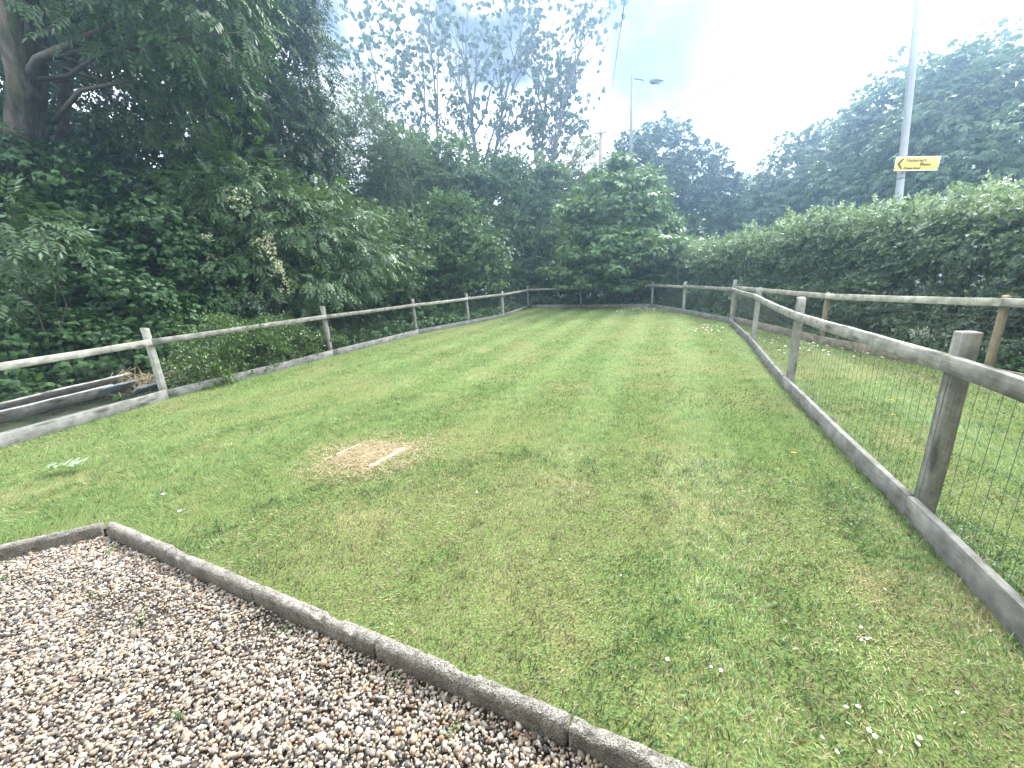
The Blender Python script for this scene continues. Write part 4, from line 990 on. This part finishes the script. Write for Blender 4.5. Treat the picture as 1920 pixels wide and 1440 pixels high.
# ------------------------------------------------------------------ low plants, far wood
F = Foliage()
def strip(P, w0, w1, n, zmax, size, sgn, kind='broad'):
    P = np.array(P); seg = rng.integers(0, len(P)-1, n); s = rng.random(n)
    a = P[seg]; b = P[seg+1]; d = nrm(b-a); nn_ = np.stack([-d[:, 1], d[:, 0]], -1)*sgn
    q = a + (b-a)*s[:, None] + nn_*rng.uniform(w0, w1, n)[:, None]
    hgt = zmax*(.25 + .75*fbm(q[:, 0]*1.1, q[:, 1]*1.1, 91))
    z = -.1 + hgt*rng.random(n)**.7
    D = rng.normal(0, .7, (n, 3)) + np.array([.3, -.5, 0]); U = np.array([0, 0, 1.0]) + rng.normal(0, .4, (n, 3))
    F.sprays(kind, np.stack([q[:, 0], q[:, 1], z], -1), D, U, size*rng.uniform(.6, 1.3, n))
strip(LEFT[3:], .12, 1.6, 2100, .65, .17, 1)
strip(LEFT[3:], 1.2, 4.0, 1500, 1.3, .25, 1)
strip(LEFT[1:4], 1.3, 4.5, 1500, .9, .22, 1)
strip(END, .15, 2.5, 1000, .7, .24, 1)
strip(RIGHT_FAR, .12, .8, 800, .35, .17, 1)
strip(REAR, .12, .9, 1700, .40, .13, 1)
link('undergrowth', F.mesh('undergrowth', L_under), kind='stuff')
F = Foliage()
for c, r in (((-7.0, 12.2, 1.5), (2.0, 1.0, 2.2)), ((-9.6, 10.6, 2.4), (1.7, 1.0, 2.6)), ((-11.2, 9.2, 2.4), (1.6, 1.0, 2.8)), ((-12.5, 16, 7.5), (2.6, 2, 4.2)), ((-9.8, 17.5, 7.0), (2.4, 1.8, 4.0)), ((-15, 12.5, 6.5), (2.4, 2.2, 4.4)), ((-8.6, 16.5, 10.5), (2.2, 1.6, 2.2)), ((-12, 12, 3), (2.5, 2, 3.6)), ((-13, 7.5, 2.6), (2.5, 2.2, 3)), ((-10.5, 17, 3), (2.4, 2, 3.4)), ((-8, 21.5, 3), (2.6, 2, 3.4)), ((-4.5, 25, 4.2), (3.2, 2, 4.4)), ((.5, 26, 4.2), (3.2, 2, 4.4)), ((4.6, 27.5, 3.6), (2.5, 2, 4)), ((8, 26, 2.5), (3, 2, 3)), ((-8.2, 11.6, 2.2), (1.6, 1.2, 2.6)),
             ((2.6, 21.2, 1.0), (2.6, .9, 1.5)), ((-1.4, 19.3, .9), (1.4, .9, 1.3)), ((-3.9, 16.6, .9), (1.2, .8, 1.3)), ((5.6, 19.6, .9), (1.8, .9, 1.4)), ((13, 36, 3), (5, 2, 3.5)), ((-6.4, 16.2, 2.0), (1.6, 1.4, 2.4)), ((28, 34, 4), (5, 3, 4.4)), ((9.6, 22.6, 2.0), (2.0, 1.5, 2.2))):
    F.blob('tiny', c, r, .55, K=7, clump=.7)
link('woodland', F.mesh('woodland', L_dark), kind='stuff')

# ------------------------------------------------------------------ lamps, pole, wires, sign
lg = 'street lamps'
t = thing('street_lamp', 'distant street lamp with its lantern showing above the maple', 'street lamp', (6.25, 20.3, -.1), 0, lg)
link('column', MB().tube([(0, 0, 0), (0, 0, 3), (0, 0, 6.6), (-.0, 0, 10.1)], [.09, .085, .075, .06], 12).mesh('column', M_pgrey, True), t)
link('arm', MB().tube([(0, 0, 9.98), (.25, -.02, 9.93), (.52, -.04, 9.87)], .032, 8).mesh('arm', M_lamp, True), t)
bm = bmesh.new()
pts = [(.45, .05, .05), (.62, .16, .10), (.92, .13, .07), (1.12, .02, .0)]
rings = []
for (x, w, hh) in pts:
    rings.append([bm.verts.new((x, sy*w, z)) for (sy, z) in ((-1, 9.83), (-.7, 9.83+hh), (.7, 9.83+hh), (1, 9.83), (.6, 9.83-hh*1.1), (-.6, 9.83-hh*1.1))])
for a, b in zip(rings, rings[1:]):
    for j in range(6): bm.faces.new((a[j], a[(j+1) % 6], b[(j+1) % 6], b[j]))
bm.faces.new(rings[0]); bm.faces.new(rings[-1][::-1])
bmesh.ops.recalc_face_normals(bm, faces=bm.faces)
me = bpy.data.meshes.new('lantern'); bm.to_mesh(me); bm.free(); me.materials.append(M_lamp)
lan = link('lantern', me, t, (0, 0, 0), (0, rad(2), 0)); lan.location.z = .03
link('lens', bar_mesh('lens', .30, .02, .16, M_lens, 2, .0005), lan, (.77, 0, 9.735))

t = thing('street_lamp', 'near pale lamp post behind the hedge, carrying the yellow sign', 'street lamp', (8.92, 9.0, -.1), 0, lg)
t.rotation_euler = (0, rad(-5.6), 0)
link('column', MB().tube([(0, 0, 0), (0, 0, 2.0), (0, 0, 2.02), (0, 0, 5), (0, 0, 8.2)], [.085, .085, .068, .064, .055], 14).mesh('column', M_steel, True), t)
link('arm', MB().tube([(0, 0, 8.1), (-.3, 0, 8.2), (-.7, 0, 8.22)], .03, 8).mesh('arm', M_steel, True), t)
link('lantern', bar_mesh('lantern', .6, .12, .22, M_lamp, 4, .002, 0, .03), t, (-.95, 0, 8.2))
for z in (3.10, 3.34): link('clamp_band', MB().tube([(0, 0, z+.1-.012), (0, 0, z+.1+.012)], .071, 14).mesh('clamp_band', M_lamp), t)

# the sign: yellow plate, black chevron and lettering
sx = link('street_sign', None, None, (8.70, 8.86, 3.325), None, 'yellow direction sign with black arrow and lettering on the near lamp post', 'sign')
yaw = rad(-2)
sx.rotation_euler = (0, rad(2.6), yaw)
PW, PH = .90, .27
link('plate', bar_mesh('plate', PW, PH, .012, M_yellow, 4, 0.0002, 0, .003), sx, (.06, 0, 0))
fr = MB()
for (x0, x1, z0, z1) in ((-PW/2, PW/2, PH/2-.014, PH/2), (-PW/2, PW/2, -PH/2, -PH/2+.014), (-PW/2, -PW/2+.014, -PH/2+.014, PH/2-.014), (PW/2-.014, PW/2, -PH/2+.014, PH/2-.014)):
    v = [(x0, -.009, z0), (x1, -.009, z0), (x1, -.009, z1), (x0, -.009, z1), (x0, -.004, z0), (x1, -.004, z0), (x1, -.004, z1), (x0, -.004, z1)]
    fr.add(v, [(0, 1, 2), (0, 2, 3), (0, 4, 5), (0, 5, 1), (1, 5, 6), (1, 6, 2), (2, 6, 7), (2, 7, 3), (3, 7, 4), (3, 4, 0)])
link('border', fr.mesh('border', M_white), sx, (.06, 0, 0))
cv = MB()
x0, yf, yb = -.35, -.0095, -.005
pl = [(x0, 0), (x0+.075, .095), (x0+.120, .095), (x0+.052, 0), (x0+.120, -.095), (x0+.075, -.095)]
v = [(x, yf, z) for x, z in pl] + [(x, yb, z) for x, z in pl]
cv.add(v, [(0, 3, 2), (0, 2, 1), (0, 5, 4), (0, 4, 3)] + sum([[(i, i+6, (i+1) % 6), ((i+1) % 6, i+6, (i+1) % 6+6)] for i in range(6)], []))
link('arrow', cv.mesh('arrow', M_black), sx)
def text(s, size, x, z, align='LEFT', m=M_black):
    c = bpy.data.curves.new('lettering', 'FONT'); c.body = s; c.size = size; c.extrude = .001; c.align_x = align; c.offset = .001
    c.materials.append(m)
    tmp = bpy.data.objects.new('lettering_curve', c); COL.objects.link(tmp)
    bpy.context.view_layer.update()
    me = bpy.data.meshes.new_from_object(tmp.evaluated_get(bpy.context.evaluated_depsgraph_get())); me.name = 'lettering'
    bpy.data.objects.remove(tmp); bpy.data.curves.remove(c)
    if not me.materials: me.materials.append(m)
    return link('lettering', me, sx, (x, -.0105, z), (rad(90), 0, 0))
text('Haslemere', .100, -.185, .035); text('Mews', .096, .115, -.042); text('Private Road', .066, -.20, -.105)

t = thing('utility_pole', 'old timber utility pole half hidden in the sallow', 'utility pole', (5.75, 24.2, -.1))
link('shaft', MB().tube([(0, 0, 0), (0, 0, 5), (.02, 0, 9.3)], [.14, .12, .10], 10).mesh('shaft', M_pole, True), t)
link('crossarm', bar_mesh('crossarm', .7, .07, .07, M_pole, 3, .001), t, (0, -.13, 9.05))
for sx_ in (-.28, .28): link('insulator', MB().tube([(sx_, -.13, 9.08), (sx_, -.13, 9.12), (sx_, -.13, 9.20)], [.03, .045, .02], 8).mesh('insulator', M_white, True), t)
def wire(name, label, pts, r):
    pts = np.array(pts, float)
    link(name, MB().tube(pts - pts[0], r, 5).mesh(name, M_cable), None, tuple(pts[0]), None, label, 'cable', 'overhead cables')
WIRE2 = [(11.72, 31.0, 12.1), (10.9, 26.0, 10.75), (10.67, 20.0, 9.6), (10.43, 16.0, 8.89), (10.1, 12.0, 8.1)]
wire('overhead_cable', 'thin cable dropping steeply down the sky left of the distant lamp', [(6.03, 24.07, 9.20), (1.63, 5.4, 4.95), (1.45, 4.6, 4.75)], .006)
wire('overhead_cable', 'thin cable slanting up across the sky right of the distant lamp', WIRE2, .016)

# ------------------------------------------------------------------ rubbish behind the fence
pgp = 'old boards dumped behind the fence'
for i, (lab, a, b, z, h, w, m, roll, pit) in enumerate((
        ('long grey plank tilted on top of the dumped boards', (-6.62, 4.0), (-6.12, 5.75), .20, .03, .20, M_plank, 52, -1),
        ('dark lower plank under the grey one in the dumped boards', (-6.25, 3.9), (-5.78, 6.0), .04, .04, .20, M_board_x, 6, .5),
        ('wide plank at the back of the dumped boards', (-6.95, 4.4), (-6.35, 6.3), .26, .03, .20, M_plank, 40, -2),
        ('brown plank half buried beyond the grey slab', (-6.1, 6.1), (-5.75, 7.3), .10, .04, .16, M_board_x, 35, 1),
        ('thin split plank lying across the far end of the dumped boards', (-6.45, 6.3), (-5.85, 7.5), .20, .03, .10, M_plank, 30, -3))):
    L = math.hypot(b[0]-a[0], b[1]-a[1])
    link('plank', bar_mesh('plank', L, h, w, m, 8, .006, 0, .004, seed=70+i), None, ((a[0]+b[0])/2, (a[1]+b[1])/2, z), (rad(-roll), rad(pit), math.atan2(b[1]-a[1], b[0]-a[0])), lab, 'plank', pgp)
for i, (x, y, z, a, lab) in enumerate(((-6.10, 5.80, .215, .35, 'blue-grey broken slab lying on the end of the dumped boards'), (-5.82, 5.95, .15, .9, 'smaller grey slab piece leaning by the fence board'))):
    link('slab_piece', bar_mesh('slab_piece', .42-.1*i, .035, .26-.05*i, M_slab, 5, .014, 0, .006, seed=90+i), None, (x, y, z), (rad(-32), rad(-3), 1.2+a*.15), lab, 'slab', 'broken slab pieces')
F = MB(); 
for i in range(240):
    p = np.array([rng.uniform(-6.5, -5.75), rng.uniform(5.9, 7.3), rng.uniform(.0, .22)]); p[0] = -5.35 - (7.3-p[1])*.33 - rng.uniform(.12, .75)
    q = p + np.array([rng.normal(0, .16), rng.normal(0, .16), rng.uniform(.02, .26)])
    F.tube(bez(p, q, (0, 0, .05), 4), .0035, 4, False)
me = F.mesh('dry_stalks', M_straw); link('dry_stalks', me, kind='stuff')

# grey-green sprig lying on the lawn
t = thing('fallen_sprig', 'grey-green leafy sprig lying on the lawn left of the cover', 'sprig', (-4.2, 3.25, .035)); t.scale = (.85, .85, 1.0)
link('stem', MB().tube(bez((-.17, -.02, .0), (.16, .09, .02), (0, 0, .05), 6), .004, 5).mesh('stem', L_sprig), t)
lm = mesh_np('leaf', np.array([(0, 0, 0), (.03, .016, .006), (.065, .012, .004), (.10, 0, -.005), (.065, -.012, .004), (.03, -.016, .006), (.05, 0, -.002)]), [(0, 6, 1), (1, 6, 2), (2, 6, 3), (3, 6, 4), (4, 6, 5), (5, 6, 0)], {'tint': rng.random(6)}, L_sprig)
for i in range(28):
    p = bez((-.17, -.02, .0), (.16, .09, .02), (0, 0, .05), 28)[i]
    link('leaf', lm, t, tuple(p), (rng.normal(0, .5), rng.uniform(-.8, .05), .33 + (1 if i % 2 else -1)*rng.uniform(.5, 1.1)))

# ------------------------------------------------------------------ daisies and dandelions
def flower_mesh(name, petals, r, mp, md, h):
    V = [(0, 0, h+.002)]; T = []; mi = []
    for i in range(petals):
        a = 2*math.pi*i/petals; w = math.pi/petals*.85
        k = len(V)
        V += [(.3*r*math.cos(a), .3*r*math.sin(a), h), (.8*r*math.cos(a-w), .8*r*math.sin(a-w), h+.002), (r*math.cos(a), r*math.sin(a), h+.001), (.8*r*math.cos(a+w), .8*r*math.sin(a+w), h+.002)]
        T += [(k, k+1, k+2), (k, k+2, k+3)]; mi += [0, 0]
    k = len(V)
    for i in range(8): V.append((.36*r*math.cos(i*.7854), .36*r*math.sin(i*.7854), h+.003))
    V.append((0, 0, h+.006))
    for i in range(8): T.append((k+i, k+(i+1) % 8, k+8)); mi.append(1)
    k = len(V)
    V += [(-.001, 0, 0), (.001, 0, 0), (0, 0, h)]; T.append((k, k+1, k+2)); mi.append(2)
    return mesh_np(name, V, T, None, None, False, [mp, md, M_grass], mi)
dm = flower_mesh('daisy', 11, .0125, M_petal, M_disc, .030)
def daisies(label, group, cx, cy, sx, sy, n, tries=None, sc=(.8, 1.2), me=dm, name='daisy', cat='daisy'):
    k = 0
    while k < n:
        x, y = random.gauss(cx, sx), random.gauss(cy, sy)
        if not inpoly(np.array([x]), np.array([y]), LAWN)[0]: continue
        put(x, y, label, group, me, name, cat, sc); k += 1
def put(x, y, label, group, me=dm, name='daisy', cat='daisy', sc=(.8, 1.2)):
    o = link(name, me, None, (x, y, 0), (random.gauss(-.15, .25), random.gauss(0, .25), random.uniform(0, 6)), label, cat, group)
    s = random.uniform(*sc); o.scale = (s, s, s*random.uniform(.8, 1.2))
daisies('white daisy in the drift by the far lawn corner', 'daisies by the far lawn corner', 5.25, 15.2, .35, .5, 80, sc=(1.7, 2.7))
daisies('white daisy in the scatter beside the junction post', 'daisies beside the junction post', 4.9, 9.3, .45, .45, 45, sc=(1.3, 2.1))
daisies('white daisy in the drift beyond the mesh fence', 'daisies beyond the mesh fence', 5.15, 6.7, .28, .8, 70, sc=(1.2, 1.9))
for px in ((1.40, 1.25), (1.375, 1.205), (1.35, 1.195), (1.385, 1.20), (1.66, 1.44), (.73, 1.11), (.70, 1.12), (.93, .88), (1.04, .91), (1.10, .87), (1.09, .89), (1.20, .845), (1.08, .83), (.94, .84), (1.23, .86), (1.08, .955), (1.12, .95), (1.45, .92), (1.50, .99), (.2, 1.75), (.5, 1.62), (-.3, 2.5), (.55, 1.17), (1.9, 1.9)):
    put(px[0], px[1], 'white daisy in the near grass at the foot of the picture', 'daisies in the near grass', sc=(.42, .68))
dd = flower_mesh('dandelion', 16, .019, M_dand, M_dand, .04)
for (x, y) in ((3.78, 3.62), (3.62, 3.40), (3.95, 3.75), (4.3, 4.2), (2.2, 2.75)):
    put(x, y, 'yellow dandelion in the grass beyond the thick square post', 'dandelions beyond the mesh', dd, 'dandelion', 'dandelion')
pm = mesh_np('petal', [(0, 0, .035), (.012, -.01, .037), (.028, -.004, .04), (.026, .012, .036), (.01, .014, .038)], [(0, 1, 2), (0, 2, 3), (0, 3, 4)], None, M_petal)
for (x, y, lab) in ((-2.42, 2.46, 'white petal on the grass by the kerb corner'), (-2.76, 2.70, 'white petal farther out on the grass past the kerb corner')):
    o = link('fallen_petal', pm, None, (x, y, 0), (0, 0, random.uniform(0, 6)), lab, 'petal', 'fallen petals'); 

# ------------------------------------------------------------------ bluish air volume standing in for lens glare
m, nt = new_mat('glare_haze')
pv = N(nt, 'ShaderNodeVolumePrincipled'); pv.inputs['Color'].default_value = (0.50, 0.72, 1.0, 1); pv.inputs['Density'].default_value = 0.0066; pv.inputs['Anisotropy'].default_value = 0.82
o_ = N(nt, 'ShaderNodeOutputMaterial'); nt.links.new(pv.outputs[0], o_.inputs['Volume'])
a, b, z0, z1 = 125, 125, -1.15, 19.6
V = [(-a, -b, z0), (a, -b, z0), (a, b, z0), (-a, b, z0), (-a, -b, z1), (a, -b, z1), (a, b, z1), (-a, b, z1)]
me = bpy.data.meshes.new('glare_veil'); me.from_pydata(V, [], [(0, 3, 2, 1), (4, 5, 6, 7), (0, 1, 5, 4), (1, 2, 6, 5), (2, 3, 7, 6), (3, 0, 4, 7)]); me.materials.append(m)
link('glare_veil', me, kind='stuff')
tot = sum(len(o.data.polygons) for o in bpy.data.objects if o.type == 'MESH')
print('FACES', tot, [(o.name, len(o.data.polygons)) for o in bpy.data.objects if o.type == 'MESH' and len(o.data.polygons) > 60000])
